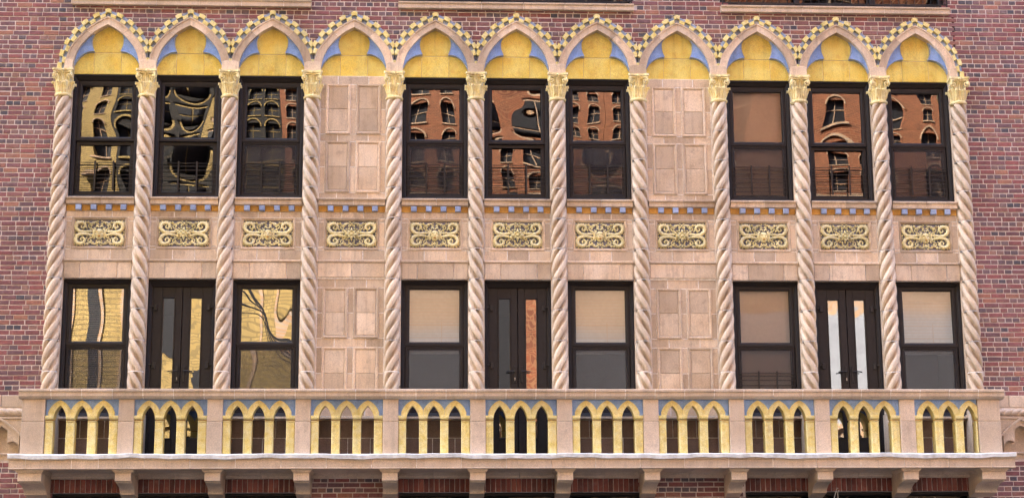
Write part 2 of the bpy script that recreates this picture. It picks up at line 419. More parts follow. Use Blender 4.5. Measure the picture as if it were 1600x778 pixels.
def brick_mesh(w, h, head):
    """a dozen shared shapes"""
    wq = round(w/.012)*.012; i = random.randrange(3); key = (wq, i, head)
    if key not in var:
        m_ = MB(); e = [random.uniform(-.0018, .0018) for _ in range(4)]
        m_.box(-wq/2, wq/2, -.004+e[0]*.8, .035, -h/2, h/2, .004)
        m_.v = [(vx+random.uniform(-.0016, .0016), vy, vz+random.uniform(-.0016, .0016)) for vx, vy, vz in m_.v]
        var[key] = m_.mesh('brick', BK_H if head else BK_L)
    return var[key]
for k, bs in bl.items():
    def vis(b):
        xc, zc = (b[0]+b[1])/2, (b[2]+b[3])/2
        inv = -.85 < xc < 14.15 and 3.2 < zc < 10.5
        return (0 if inv else 1, -(b[1]-b[0]), random.random())
    bs.sort(key=vis)
    lim = 240 if k == 'B' else 300
    for b in bs[:lim]:
        me = brick_mesh(b[1]-b[0], b[3]-b[2], b[4])
        link('brick', me, walls[k], ((b[0]+b[1])/2, random.uniform(-.003, .003), (b[2]+b[3])/2))
    fm = MB()
    for b in bs[lim:]:
        fm.cm = 1 if b[4] else 0; y = random.uniform(-.007, 0)
        fm.box(b[0], b[1], y, .035, b[2], b[3], .004, tint=random.random())
    me = fm.mesh('brick_field', [BKA_L, BKA_H])
    at = me.attributes.new('tint', 'FLOAT', 'FACE')
    if len(at.data) == len(fm.tint): at.data.foreach_set('value', fm.tint)
    o = link('brick_field', me, walls[k]); o['kind'] = 'stuff'
# mortar beds / cores
mb = MB(); mb.box(-3.6, -.89, .004, .5, 0, 11.4); mb.box(-.35, -.02, .004, .5, 0, 11.4); mb.box(-.89, -.35, .004, .5, 0, 3.84); mb.box(-.89, -.35, .004, .5, 4.24, 11.4); mb.build('mortar_bed', BMORT, walls['L'])
mb = MB(); mb.box(13.22, 13.53, .004, .5, 0, 11.4); mb.box(14.07, 16.6, .004, .5, 0, 11.4); mb.box(13.53, 14.07, .004, .5, 0, 3.84); mb.box(13.53, 14.07, .004, .5, 4.24, 11.4); mb.build('mortar_bed', BMORT, walls['R'])
mb = MB()
A = []; B = []
for q in range(661):
    X = -.02+q*.02; i = min(max(int(X/S), 0), NB-1); xx = abs(X-BX(i)); z = 9.41
    for (a, zz) in CO2:
        if a <= xx+1e-4: z = zz; break
    A.append((X, max(9.45, z-.045))); B.append((X, 10.40))
mb.band(A, B, .004, .34)
ed = [-.02]+[v for s_ in STRINGS for v in s_]+[13.22]
for i in range(0, 8, 2): mb.box(ed[i], ed[i+1], .004, .5, 10.40, 11.4)
mb.build('mortar_bed', BMORT, walls['T'])
mb = MB()
ed = [-.02]+[v for s_ in GFO for v in s_]+[13.22]
for i in range(0, 8, 2): mb.box(ed[i], ed[i+1], .004, .5, 0, 3.7)
for a, b in GFO: mb.box(a, b, .008, .3, 3.292, 3.7)
mb.build('mortar_bed', BMORT, walls['B'])
mb = MB(); mb.box(-3.6, 16.6, -.05, .004, 0, 2.49, .02); pl = mb.build('stone_plinth', ASPH)
for a, b in GFO: pass
tag(pl, 'dark stone plinth course low on the brick wall', 'plinth')
mb = MB(); mb.box(-90, 60, .004, 9, 11.4, 50); mb.box(-90, -3.6, .004, 9, 0, 11.4); mb.box(16.6, 60, .004, 9, 0, 11.4)  # unseen mass, raised and stretched left to keep sun off the street
tag(mb.build('brick_building', TOWER), 'unseen upper storeys and flanks of the brick building, enlarged to shade the street', 'building')
# soldier course bricks over the ground floor openings
sm = []
for q in range(4):
    m_ = MB(); m_.box(-.0315, .0315, -.004, .05, -.092, .092, .004); m_.v = [(a+random.uniform(-.002, .002), b, c+random.uniform(-.002, .002)) for a, b, c in m_.v]
    sm.append(m_.mesh('soldier_brick', BK_S))
for a, b in GFO:
    n = int((b-a)/.0715); st = (b-a)/n
    for q in range(n): link('soldier_brick', random.choice(sm), walls['B'], (a+(q+.5)*st, random.uniform(-.003, .003), 3.386))

# ------------------------------------------------------------------ twisted columns
RC, LEAD_ = .116, .893
def drum_mesh(hand):
    mb = MB(); seg = 100; H = .436; nz = 24; vs = []
    for i in range(nz+1):
        z = H*i/nz
        e = min(z, H-z); cut = .006*max(0, 1-e/.008)
        for j in range(seg):
            a = 2*math.pi*j/seg
            ph = 4*(a/(2*math.pi)+hand*z/LEAD_); u = (ph % 1)*2-1; au = abs(u)
            if au < .66: r = RC-.016*(au/.66)**2.4
            elif au < .70: r = RC-.016-.042*(au-.66)/.04
            elif au < .90: r = RC-.058
            else: q = (au-.90)/.10; r = RC-.058+.016*math.sin(q*math.pi/2)
            vs.append(((r-cut)*math.sin(a), -(r-cut)*math.cos(a), z))
    fs = [(i*seg+j, i*seg+(j+1) % seg, (i+1)*seg+(j+1) % seg, (i+1)*seg+j) for i in range(nz) for j in range(seg)]
    fs += [tuple(reversed(range(seg))), tuple(range(nz*seg, (nz+1)*seg))]
    mb.add(vs, fs); return mb.mesh('shaft_drum', TCW, 50)
DR = {1: drum_mesh(1), -1: drum_mesh(-1)}
def volute(mb, c, ax, s):
    """spiral scroll; ax: 'x' front facing, 'y' side facing; s mirror"""
    pts = []; rad = []
    for i in range(22):
        t = i/21; a = -math.pi*.55+t*math.pi*3.3; r = .036*(1-t)**.9+.004
        u = s*r*math.cos(a); v = r*math.sin(a)
        pts.append((c[0]+u, c[1]-.008*t*2, c[2]+v) if ax == 'x' else (c[0]+s*.0-0.016*t*(-1 if c[0] < 0 else -1)*0, c[1]+u, c[2]+v)); rad.append(.0115-.004*t)
    mb.tube(pts, rad, 6)
def capital(par):
    z = 9.005
    mb = MB(); mb.lathe([(.10, z-.012), (.122, z-.008), (.130, z+.006), (.128, z+.02), (.116, z+.028), (.108, z+.034)], seg=32); mb.build('collar', CAPM, par, 40)
    mb = MB()
    def md(r, zz, a): return r*(1+.16*(abs(math.sin(8*a))**.7-.7)*(1 if zz < z+.31 else .2))
    mb.lathe([(.104, z+.03), (.108, z+.06), (.112, z+.12), (.120, z+.17), (.128, z+.192), (.122, z+.20), (.095, z+.207), (.086, z+.24), (.090, z+.30), (.108, z+.335)], seg=96, mod=md)
    for q in range(8):
        a = 2*math.pi*(q+.5)/8; sx, cy = math.sin(a), -math.cos(a)
        mb.tube([(sx*.112, cy*.112, z+.07), (sx*.122, cy*.122, z+.14), (sx*.138, cy*.138, z+.195), (sx*.166, cy*.166, z+.198), (sx*.172, cy*.172, z+.172)], [.010, .020, .026, .019, .010], 6)
    for q in range(8):
        a = 2*math.pi*q/8; sx, cy = math.sin(a), -math.cos(a)
        mb.tube([(sx*.108, cy*.108, z+.18), (sx*.118, cy*.118, z+.25), (sx*.128, cy*.128, z+.28)], [.010, .013, .009], 5)
    mb.build('bell', CAPM, par, 40)
    for sx in (-1, 1):
        mb = MB()
        pts = []; rad = []
        for i in range(24):
            t = i/23; a = math.pi*.5-t*math.pi*3.4; r = .046*(1-t)+.003
            pts.append((sx*(.100+r*math.cos(a)), -.122-.018*t, z+.282+r*math.sin(a))); rad.append(.0125-.004*t)
        mb.tube(pts, rad, 6); mb.ell((sx*.100, -.142, z+.282), (.011, .012, .011))
        pts = [(p[1]*-1*sx*1.0, -(abs(p[0])), p[2]) for p in pts]
        mb.tube(pts, rad, 6); mb.build('volute', CAPM, par, 50)
    mb = MB()
    for (zz0, zz1, e) in ((z+.338, z+.362, 0), (z+.366, z+.398, .012)):
        hw = .142+e; d = .135+e
        pl_ = [(-hw, -d+.02), (-hw+.02, -d), (-.06, -d+.028), (.06, -d+.028), (hw-.02, -d), (hw, -d+.02), (hw-.025, .0), (hw-.02, .10), (-hw+.02, .10), (-hw+.025, 0)]
        vs = [(a, b, zz0) for a, b in pl_]+[(a, b, zz1) for a, b in pl_]; k = len(pl_)
        mb.add(vs, [(i, (i+1) % k, (i+1) % k+k, i+k) for i in range(k)]+[tuple(reversed(range(k))), tuple(range(k, 2*k))])
    mb.build('abacus', CAPM, par)
    mb = MB(); mb.ell((0, -.125, z+.368), (.022, .018, .022)); mb.ell((0, -.14, z+.368), (.009, .009, .009)); mb.build('rosette', CAPM, par, 60)
def make_column(hand, end=0):
    t = thing('twisted_column', '', 'column', (0, 0, 0), 'twisted columns of the arcade')
    for k in range(10):
        z = 9.0-.4465*(k+1); link('shaft_drum', DR[hand], t, (0, 0, z+.004)).rotation_euler.z = 0
    mb = MB(); mb.lathe([(.05, 4.45), (.05, 9.02)], seg=20)
    for k in range(1, 10): z = 9.0-.4465*k; mb.lathe([(.106, z-.009), (.106, z+.006)], seg=32); mb.build('joint_core', MORT, t, 40)
    mb = MB(); mb.lathe([(.15, 4.38), (.155, 4.41), (.15, 4.44), (.125, 4.45), (.13, 4.475), (.12, 4.5), (.11, 4.535)], seg=24); mb.box(-.15, .15, -.15, .1, 3.72, 4.38, .01); mb.build('base', TCW, t, 40)
    for z0 in (3.72, 4.8, 5.88, 6.96, 8.04):
        z1 = min(z0+1.08, 9.12)
        mb = MB(); mb.box(-.119, .119, .028, .3, z0+.003, z1-.003, .006); mb.build('pilaster_block', TC, t)
    mb = MB(); mb.box(-.113, .113, .04, .45, 3.7, 9.5); mb.build('pilaster_core', MORT, t)
    capital(t)
    x0 = -.122 if end >= 0 else -.012+.0; x1 = .122 if end <= 0 else .012
    if end == 0: poly = [(-.122, 9.404), (.122, 9.404), (.124, 9.54), (.08, 9.556), (0, 9.562), (-.08, 9.556), (-.124, 9.54)]
    elif end < 0: poly = [(-.0, 9.404), (.122, 9.404), (.124, 9.545), (.06, 9.56), (-.0, 9.552)]
    else: poly = [(-.122, 9.404), (0, 9.404), (0, 9.552), (-.06, 9.56), (-.124, 9.545)]
    mb = MB(); mb.tile(poly, -.062, .3, .006); mb.build('impost_block', TC, t)
    return t
protoc = {}
near = ['left end beside the brick wall', 'between the gold-reflecting window and the first balcony door', 'right of the first balcony door', 'left of the first blank panel bay', 'right of the first blank panel bay', 'left of the middle balcony door', 'right of the middle balcony door', 'left of the second blank panel bay', 'right of the second blank panel bay', 'left of the right-hand balcony door', 'right of the right-hand balcony door', 'right end beside the brick wall']
for k in range(12):
    hand = -1 if k % 2 == 0 else 1; end = -1 if k == 0 else (1 if k == 11 else 0); key = (hand, end)
    lab = 'spiral fluted pink column with gold capital, '+near[k]
    if key not in protoc:
        c = make_column(hand, end); c.location = (S*k, 0, 0); c['label'] = lab; protoc[key] = c, snap(c)
    else: copy_tree(None, (S*k, 0, 0), lab, protoc[key][1])

# ------------------------------------------------------------------ arches with tympanum
def ringpoly(CA, CB, t0, t1, sx, n=4, clampx=None):
    A_ = [cr(CA, t0+(t1-t0)*i/n) for i in range(n+1)]; B_ = [cr(CB, t0+(t1-t0)*i/n) for i in range(n+1)]
    f = (lambda p: (min(p[0], clampx), p[1])) if clampx else (lambda p: p)
    A_ = [f(p) for p in A_]; B_ = [f(p) for p in B_]
    return [(sx*a, b) for a, b in A_], [(sx*a, b) for a, b in B_]
def lerp(a, b, t): return tuple(p+(q-p)*t for p, q in zip(a, b))
# arc length table on CO
LT = [0]
for i in range(1, 200): LT.append(LT[-1]+math.dist(CO2[i], CO2[i-1]))
def t_at(s_):
    """t for distance s_ measured from the crown"""
    d = LT[-1]-s_
    for i in range(1, 200):
        if LT[i] >= d: return (i-1+(d-LT[i-1])/(LT[i]-LT[i-1]))/199
    return 1
def make_arch(endside=0):
    t = thing('pointed_arch', '', 'arch', (0, 0, 0), 'pointed arches of the arcade')
    for sx in (-1, 1):
        for (a, b) in ((.135, .665), (.672, 1.0)):
            A_, B_ = ringpoly(CI, CP, a, b, sx, 7)
            mb = MB(); mb.band(A_, B_, -.045, .2)
            # raised outer lip
            mb2 = [lerp(p, q, .86) for p, q in zip(A_, B_)]; mb.band(mb2, [lerp(p, q, 1.02) for p, q in zip(A_, B_)], -.058, -.04)
            mb3 = [lerp(p, q, -.0) for p, q in zip(A_, B_)]; mb.band(mb3, [lerp(p, q, .12) for p, q in zip(A_, B_)], -.052, -.04)
            mb.build('voussoir', TC, t)
        if endside == sx:
            A_, B_ = ringpoly(CI, CP, 0.0, .128, sx, 3); mb = MB(); mb.band(A_, B_, -.045, .2); mb.build('voussoir', TC, t)
        # pale mortar behind the joints
        A_, B_ = ringpoly(CI, CP, 0.0 if endside == sx else .12, 1, sx, 14)
        mb = MB(); mb.band([lerp(p, q, .03) for p, q in zip(A_, B_)], [lerp(p, q, .97) for p, q in zip(A_, B_)], -.04, .19); mb.build('mortar_bed', MORT, t)
        cl = None if endside == sx else .598
        tmin = 0.0 if endside == sx else .12
        A_, B_ = ringpoly(CP, CO, tmin, 1, sx, 30, cl)
        mb = MB(); mb.band([lerp(p, q, .0) for p, q in zip(A_, B_)], [lerp(p, q, .86) for p, q in zip(A_, B_)], -.018, .05); mb.build('checker_ground', BLG, t)
        n = 12.5; tot = LT[-1]
        for k in range(0, 13):
            s0 = max(0, (k-.5)/n*tot); s1 = min(tot, (k+.5)/n*tot)
            t1, t0 = t_at(s0), t_at(s1)
            if t0 < tmin: t0 = tmin
            if t1-t0 < .02: continue
            lo, hi = ((.50, 1.0) if k % 2 == 0 else (.04, .50))
            if k == 0 and sx == 1: continue
            A_, B_ = ringpoly(CP, CO, t0, t1, sx, 2, None)
            P0 = [lerp(p, q, lo) for p, q in zip(A_, B_)]; P1 = [lerp(p, q, hi) for p, q in zip(A_, B_)]
            if k == 0:   # crown block spans both halves
                P0 = P0+[(-p[0], p[1]) for p in reversed(P0[:-1])]; P1 = P1+[(-p[0], p[1]) for p in reversed(P1[:-1])]
            if cl:
                if all(abs(p[0]) > cl for p in P0+P1): continue
                P0 = [(math.copysign(min(abs(a), cl), a), b) for a, b in P0]; P1 = [(math.copysign(min(abs(a), cl), a), b) for a, b in P1]
            poly = P0+list(reversed(P1))
            ar = sum(poly[i][0]*poly[(i+1) % len(poly)][1]-poly[(i+1) % len(poly)][0]*poly[i][1] for i in range(len(poly)))/2
            if abs(ar) < .0006: continue
            if ar < 0: poly.reverse()
            mb = MB(); mb.tile(poly, -.062, .03, .005); mb.build('checker_block', YEP, t)
            # blue cell on the other row, set back; left painted shaded, right painted lit
            lo, hi = ((.04, .48) if k % 2 == 0 else (.52, .88))
            P0 = [lerp(p, q, lo) for p, q in zip(A_, B_)]; P1 = [lerp(p, q, hi) for p, q in zip(A_, B_)]
            if k == 0: P0 = P0+[(-p[0], p[1]) for p in reversed(P0[:-1])]; P1 = P1+[(-p[0], p[1]) for p in reversed(P1[:-1])]
            if cl:
                if all(abs(p[0]) > cl for p in P0+P1): continue
                P0 = [(math.copysign(min(abs(a), cl), a), b) for a, b in P0]; P1 = [(math.copysign(min(abs(a), cl), a), b) for a, b in P1]
            poly = P0+list(reversed(P1))
            ar = sum(poly[i][0]*poly[(i+1) % len(poly)][1]-poly[(i+1) % len(poly)][0]*poly[i][1] for i in range(len(poly)))/2
            if abs(ar) < .0006: continue
            if ar < 0: poly.reverse()
            mb = MB(); mb.tile(poly, -.028, .02, .004); mb.build('checker_cell', BLG if (sx < 0 or k == 0) else BLP, t)
        # blue cusp
        F = smooth_pts([(.20, 9.972), (.222, 9.93), (.230, 9.87), (.222, 9.79), (.192, 9.715)], 9)+smooth_pts([(.192, 9.705), (.25, 9.70), (.32, 9.675), (.39, 9.625), (.445, 9.555), (.474, 9.49)], 12)
        G = []
        for i in range(len(F)):
            tt = .715+(.11-.715)*i/(len(F)-1); G.append(cr(CI, tt))
        F = [(sx*a, b) for a, b in F]; G = [(sx*(a+.004), b) for a, b in G]
        mb = MB(); mb.band(F, G, .012, .085); mb.build('blue_cusp', BLU, t)
        H_ = [lerp(p, q, .10) for p, q in zip(F, G)]
        mb = MB(); mb.band([lerp(p, q, -.008) for p, q in zip(F, G)], [lerp(p, q, .05) for p, q in zip(F, G)], .004, .086); mb.build('cusp_edge', BLP, t)
    # tympanum tiles
    yf = .075
    for (x0, x1, z0, z1) in ((-.50, -.202, 9.374, 9.70), (-.198, .198, 9.374, 9.70), (.202, .50, 9.374, 9.70)):
        mb = MB(); mb.box(x0, x1, yf, .12, z0, z1-.003, .005); mb.build('tympanum_tile', YEL, t)
    top = [cr(CI, .55+.45*i/10) for i in range(11)]
    poly = [(-.30, 9.704), (.30, 9.704)]+[(a+.01, b+.01) for a, b in top]+[(-a-.01, b+.01) for a, b in reversed(top[:-1])]
    mb = MB(); mb.tile(poly, yf, .12, .004); mb.build('tympanum_tile', YEL, t)
    mb = MB(); mb.box(-.5, .5, .083, .34, 9.378, 10.05); mb.build('tympanum_core', BMORT, t)
    return t
pa = {}
for i in range(NB):
    e = -1 if i == 0 else (1 if i == NB-1 else 0)
    under = {3: 'over the left blank panel', 7: 'over the right blank panel', 1: 'over the window above the first balcony door', 5: 'at the middle of the row', 9: 'second from the right end', 0: 'at the left end of the row', 10: 'at the right end of the row',
             2: 'third from the left end', 4: 'just right of the left blank panel bay', 6: 'just left of the right blank panel bay', 8: 'just right of the right blank panel bay'}[i]
    lab = 'pointed arch with checkered border and yellow tympanum, '+under
    if e not in pa:
        a = make_arch(e); a.location = (BX(i), 0, 0); a['label'] = lab; pa[e] = a, snap(a)
    else: copy_tree(None, (BX(i), 0, 0), lab, pa[e][1])

# ------------------------------------------------------------------ spandrel panels with relief
def tiles_row(par, xs, z0, z1, y0=.03, y1=.12, m_=None, ch=.003, name='tile', j=.0062):
    for a, b in zip(xs[:-1], xs[1:]):
        mb = MB(); mb.box(a+j, b-j, y0, y1, z0+j, z1-j, ch); mb.build(name, m_ or TC, par)
def ornament(par, kind):
    yb = .052
    o = MB(); o.box(-.35, .35, yb, .11, 6.795, 7.175); g = o.build('relief_ground', GRY, par)
    cz = 6.985
    for sx in (-1, 1):
        for sz in (-1, 1):
            mb = MB()
            def P(l): return [(sx*a, yb-.020-(.012 if i > 2 else 0), cz+sz*b) for i, (a, b) in enumerate(smooth_pts(l, 24))]
            l = [(.045, .012), (.12, .026), (.19, .014), (.265, .018), (.322, .055), (.330, .115), (.292, .152), (.238, .150), (.205, .118), (.210, .082), (.240, .070), (.262, .090), (.248, .112)]
            rd = [(.008+.016*math.sin(math.pi*min(1, i/23*1.25)))*(1+.22*(i % 2)) if i < 18 else .0095 for i in range(24)]
            mb.tube(P(l), rd, 8, .75)
            for q, (a, b) in enumerate([(.34, .16), (.315, .178), (.345, .02), (.165, .035), (.10, .045), (.075, .02), (.205, .165), (.345, .075), (.30, .06), (.27, .175), (.235, .172), (.35, .10), (.35, .14), (.13, .05), (.155, .0), (.215, .012), (.30, .03)]):
                mb.ell((sx*a, yb-.014, cz+sz*b), (.015, .020, .010) if q % 2 else (.010, .020, .015), 6, 4)
            SP = smooth_pts(l, 24)
            for q in range(1, 19):
                (a, b), (c, d) = SP[q], SP[q+1]; dl = math.hypot(c-a, d-b) or 1; nx_, nz_ = -(d-b)/dl, (c-a)/dl; sd_ = 1 if q % 2 else -1
                ln = .034 if 3 < q < 15 else .024
                e1 = (a+nx_*sd_*ln*.55+(c-a)/dl*.008, b+nz_*sd_*ln*.55+(d-b)/dl*.008); e2 = (a+nx_*sd_*ln+(c-a)/dl*.018, b+nz_*sd_*ln+(d-b)/dl*.018)
                if abs(e2[0]) > .348 or abs(e2[1]) > .188: continue
                mb.tube([(sx*a, yb-.014, cz+sz*b), (sx*e1[0], yb-.024, cz+sz*e1[1]), (sx*e2[0], yb-.010, cz+sz*e2[1])], [.008, .010, .004], 5)
            mb.build('scroll', ORN, par, 60)
            mb = MB(); q = .155 if sz > 0 else .15
            mb.tube([(sx*a, yb-.010, cz+sz*b) for a, b in smooth_pts([(.012, q-.035), (.04, q), (.085, q+.008), (.12, q-.016), (.165, q-.004), (.20, q+.016)], 12)], [.006, .012, .009, .016, .010, .015, .010, .016, .010, .014, .008, .005], 6, 1.1)
            mb.tube([(sx*a, yb-.012, cz+sz*b) for a, b in smooth_pts([(.06, .03), (.10, .062), (.145, .082), (.162, .11), (.135, .125), (.112, .108), (.125, .094)], 14)], [.008+.004*(i % 2) for i in range(14)], 6, 1.1)
            for (a, b, c, d) in ((.09, .125, .075, .155), (.15, .15, .17, .178), (.03, .10, .045, .135), (.175, .06, .19, .095), (.13, .10, .10, .13), (.06, .065, .085, .085), (.015, .17, .04, .182), (.20, .13, .185, .105)):
                mb.tube([(sx*a, yb-.010, cz+sz*b), (sx*(a+c)/2, yb-.026, cz+sz*(b+d)/2), (sx*c, yb-.012, cz+sz*d)], [.006, .012, .005], 5)
            mb.build('leaf_spray', ORN, par, 60)
    if kind == 'flower':
        mb = MB()
        for q in range(8):
            a = math.pi*q/4; L_ = .088 if q % 2 == 0 else .07
            mb.tube([(math.sin(a)*.015, yb-.030, cz+math.cos(a)*.015), (math.sin(a)*L_*.6, yb-.050, cz+math.cos(a)*L_*.6), (math.sin(a)*L_*1.1, yb-.022, cz+math.cos(a)*L_*1.1)], [.008, .022, .006], 7, .7)
        mb.build('petal', ORN, par, 60)
        mb = MB(); mb.ell((0, yb-.05, cz), (.022, .03, .022), 10, 7); mb.build('flower_boss', ORN, par, 60)
        mb = MB()
        for q in range(8):
            a = math.pi*(q+.5)/4; mb = MB(); mb.ell((math.sin(a)*.105, yb-.018, cz-.003+math.cos(a)*.09), (.017, .022, .017), 6, 4); mb.build('bud', ORN, par, 60)
        for dz in (-.15, .15): mb = MB(); mb.ell((0, yb-.016, cz+dz), (.016, .022, .022), 8, 5); mb.build('bud', ORN, par, 60)
    else:
        mb = MB(); mb.ell((0, yb-.012, cz-.012), (.062, .040, .082), 14, 10)
        mb.ell((0, yb-.040, cz-.01), (.013, .022, .026), 8, 6)
        for s_ in (-1, 1):
            mb.tube([(s_*.008, yb-.046, cz+.018), (s_*.03, yb-.050, cz+.03), (s_*.056, yb-.034, cz+.018)], [.008, .012, .008], 6)
            mb.ell((s_*.036, yb-.036, cz-.024), (.017, .016, .018), 8, 6)
            mb.tube([(s_*.05, yb-.02, cz+.07), (s_*.075, yb-.02, cz+.04), (s_*.082, yb-.018, cz-.02), (s_*.06, yb-.018, cz-.07)], [.012, .017, .015, .008], 6)
            mb.tube([(s_*.008, yb-.02, cz+.085), (s_*.03, yb-.024, cz+.105), (s_*.055, yb-.02, cz+.09)], [.012, .014, .008], 6)
        mb.build('mask', ORN, par, 60)
        mb = MB(); mb.ell((0, yb-.036, cz-.046), (.023, .018, .017), 10, 6); mb.build('mouth', OCH, par, 60)
        mb = MB(); mb.ell((0, yb-.010, cz-.13), (.014, .016, .03), 8, 5)
        for s_ in (-1, 1): mb.ell((s_*.035, yb-.010, cz-.145), (.02, .014, .012), 8, 5)
        mb.build('beard', ORN, par, 60)
def make_spandrel(kind, blank):
    t = thing('spandrel_panel', '', 'wall panel', (0, 0, 0), 'relief panels between the storeys')
    W = .481
    # projecting sill course in two blocks
    prof = [(.10, 7.514), (-.052, 7.506), (-.056, 7.494), (-.05, 7.478), (-.030, 7.472), (-.030, 7.412), (-.024, 7.404), (.10, 7.404)]
    for a, b in ((-W, .018), (.026, W)):
        mb = MB(); mb.extr(prof, a, b); mb.build('sill_block', TC, t)
    mb = MB(); mb.box(-W, W, .02, .2, 7.40, 7.50); mb.box(-W, W, -.02, .12, 7.409, 7.503); mb.box(-W, W, .0345, .45, 6.33, 6.76); mb.box(-W, W, .0345, .45, 7.22, 7.40); mb.box(-W, -.389, .0345, .45, 6.76, 7.22); mb.box(.389, W, .0345, .45, 6.76, 7.22); mb.box(-.389, .389, .10, .45, 6.76, 7.22); mb.build('mortar_bed', MORT, t)
    # ochre frieze with blue dentils
    xs = [-W, -.265, -.05, .165, .38, W]
    for a, b in zip(xs[:-1], xs[1:]):
        mb = MB(); mb.box(a+.002, b-.002, .02, .1, 7.312, 7.402, .003); mb.build('frieze_tile', OCH, t)
    for x in (-.305, -.09, .125, .335):
        mb = MB(); mb.box(x-.04, x+.04, -.035, .03, 7.318, 7.394, .006); mb.build('dentil', BLP, t)
    tiles_row(t, [-W, -.145, .17, W], 7.222, 7.312)
    # panel surround
    mb = MB(); mb.rings((-.392, 6.758, .392, 7.222), [(0, .1), (0, .022), (.010, .018), (.018, .028), (.034, .034), (.042, .052), (.042, .1)]); mb.build('panel_moulding', TC, t)
    for a, b in ((-W, -.392), (.392, W)): tiles_row(t, [a, b], 7.165, 7.222); tiles_row(t, [a, b], 6.80, 7.165); tiles_row(t, [a, b], 6.758, 6.80)
    tiles_row(t, [-W, -.15, .165, W], 6.606, 6.758)
    mb = MB(); mb.extr([(.1, 6.606), (.012, 6.603), (.004, 6.594), (.004, 6.578), (.014, 6.570), (.1, 6.568)], -W, W); mb.build('belt_moulding', TC, t)
    if blank: tiles_row(t, [-W, .008, W], 6.352, 6.566, y0=.018)
    else: tiles_row(t, [-W, -.25, .278, W], 6.325, 6.566, y0=.018)
    mb = MB(); mb.box(-W, W, .10, .30, 6.322, 6.50); mb.build('lintel_soffit', TC, t)
    ornament(t, kind)
    return t
ps = {}
for i in range(NB):
    kind = 'mask' if i % 2 == 0 else 'flower'; key = (kind, i in BLANK)
    lab = 'pink panel with gold '+('mask and scroll' if kind == 'mask' else 'flower and scroll')+' relief, '+nth(i, NB)
    if key not in ps:
        a = make_spandrel(*key); a.location = (BX(i), 0, 0); a['label'] = lab; ps[key] = a, snap(a)
    else: copy_tree(None, (BX(i), 0, 0), lab, ps[key][1])

# ------------------------------------------------------------------ blank terracotta bays
def blank_bay(i, upper):
    W = .481
    lab = 'blank pink tile bay with four raised panels, '+('upper' if upper else 'lower')+' row, '+('left of the two' if i == 3 else 'right of the two')
    t = thing('blank_panel', lab, 'wall panel', (BX(i), 0, 0), 'blank tiled bays')
    rows = [(8.488, 9.245), (7.61, 8.378)] if upper else [(5.476, 6.207), (4.60, 5.345)]
    zb, zt = (7.512, 9.374) if upper else (4.362, 6.352)
    yb = .045
    mb = MB(); mb.box(-W, W, yb+.0035, .45, zb, zt); mb.build('mortar_bed', MORT, t)
    cols = [(-.400, -.042), (.044, .400)]
    edges = [-W, cols[0][0], cols[0][1], cols[1][0], cols[1][1], W]
    zed = sorted([zb, zt]+[v for r_ in rows for v in r_], reverse=True)
    # horizontal bands between the panel rows
    bands = [(zed[i2+1], zed[i2]) for i2 in range(0, len(zed)-1, 2)]
    for z0, z1 in bands:
        if z1-z0 < .02: continue
        if z1-z0 > .3:
            zz = z1
            while zz-.21 > z0+.05: tiles_row(t, [-W, -.22, .22, W], zz-.21, zz, yb, .1); zz -= .21
            tiles_row(t, [-W, -.22, .22, W], z0, zz, yb, .1)
        else: tiles_row(t, [-W, -.225, .222, W], z0, z1, yb, .1)
    for z0, z1 in rows:
        zm = (z0+z1)/2
        for a, b in ((edges[0], edges[1]), (edges[2], edges[3]), (edges[4], edges[5])):
            tiles_row(t, [a, b], zm, z1, yb, .1); tiles_row(t, [a, b], z0, zm, yb, .1)
        for a, b in cols:
            mb = MB(); mb.rings((a, z0, b, z1), [(0, .1), (0, .032), (.005, .026), (.022, .026), (.030, .034), (.038, .038), (.041, .052)]); mb.build('panel_frame', TC, t)
            for c, d in ((zm, z1-.04), (z0+.04, zm)):
                mb = MB(); mb.box(a+.044, b-.044, .036, .1, c+.003, d-.003, .004); mb.build('panel_tile', TC, t)
for i in BLANK: blank_bay(i, True); blank_bay(i, False)

# ------------------------------------------------------------------ glass with real waviness
def pane(par, x0, x1, z0, z1, y, seed, amp, mat=GLS, name='glass_pane', n=26, bow=.0):
    rg = random.Random(seed); W = x1-x0; H = z1-z0; terms = []
    for q in range(5):
        L_ = rg.uniform(.45, 1.3)*max(.25, min(W, H)*1.3); an = rg.uniform(0, math.pi); terms.append((math.cos(an)/L_, math.sin(an)/L_, rg.uniform(0, 6.28), L_*rg.uniform(.4, 1)))
    mb = MB(); vs = []; nx = n; nz = max(6, int(n*H/W)) if H/W < 6 else n*4
    nz = min(nz, 60)
    for k in range(nz+1):
        for j in range(nx+1):
            x = x0+W*j/nx; z = z0+H*k/nz; u = 2*j/nx-1; v = 2*k/nz-1
            d = sum(c[3]*math.sin(2*math.pi*(x*c[0]+z*c[1])+c[2]) for c in terms)*amp/6.28/3
            d += bow*(u*u*W*W+v*v*H*H)/8
            vs.append((x, y+d, z))
    o_ = nx+1
    fs = [(k*o_+j, k*o_+j+1, (k+1)*o_+j+1, (k+1)*o_+j) for k in range(nz) for j in range(nx)]
    mb.add(vs, fs)
    me = bpy.data.meshes.new(name); me.from_pydata(mb.v, [], mb.f); me.materials.append(mat)
    me.polygons.foreach_set('use_smooth', [True]*len(me.polygons)); me.update()
    return link(name, me, par)

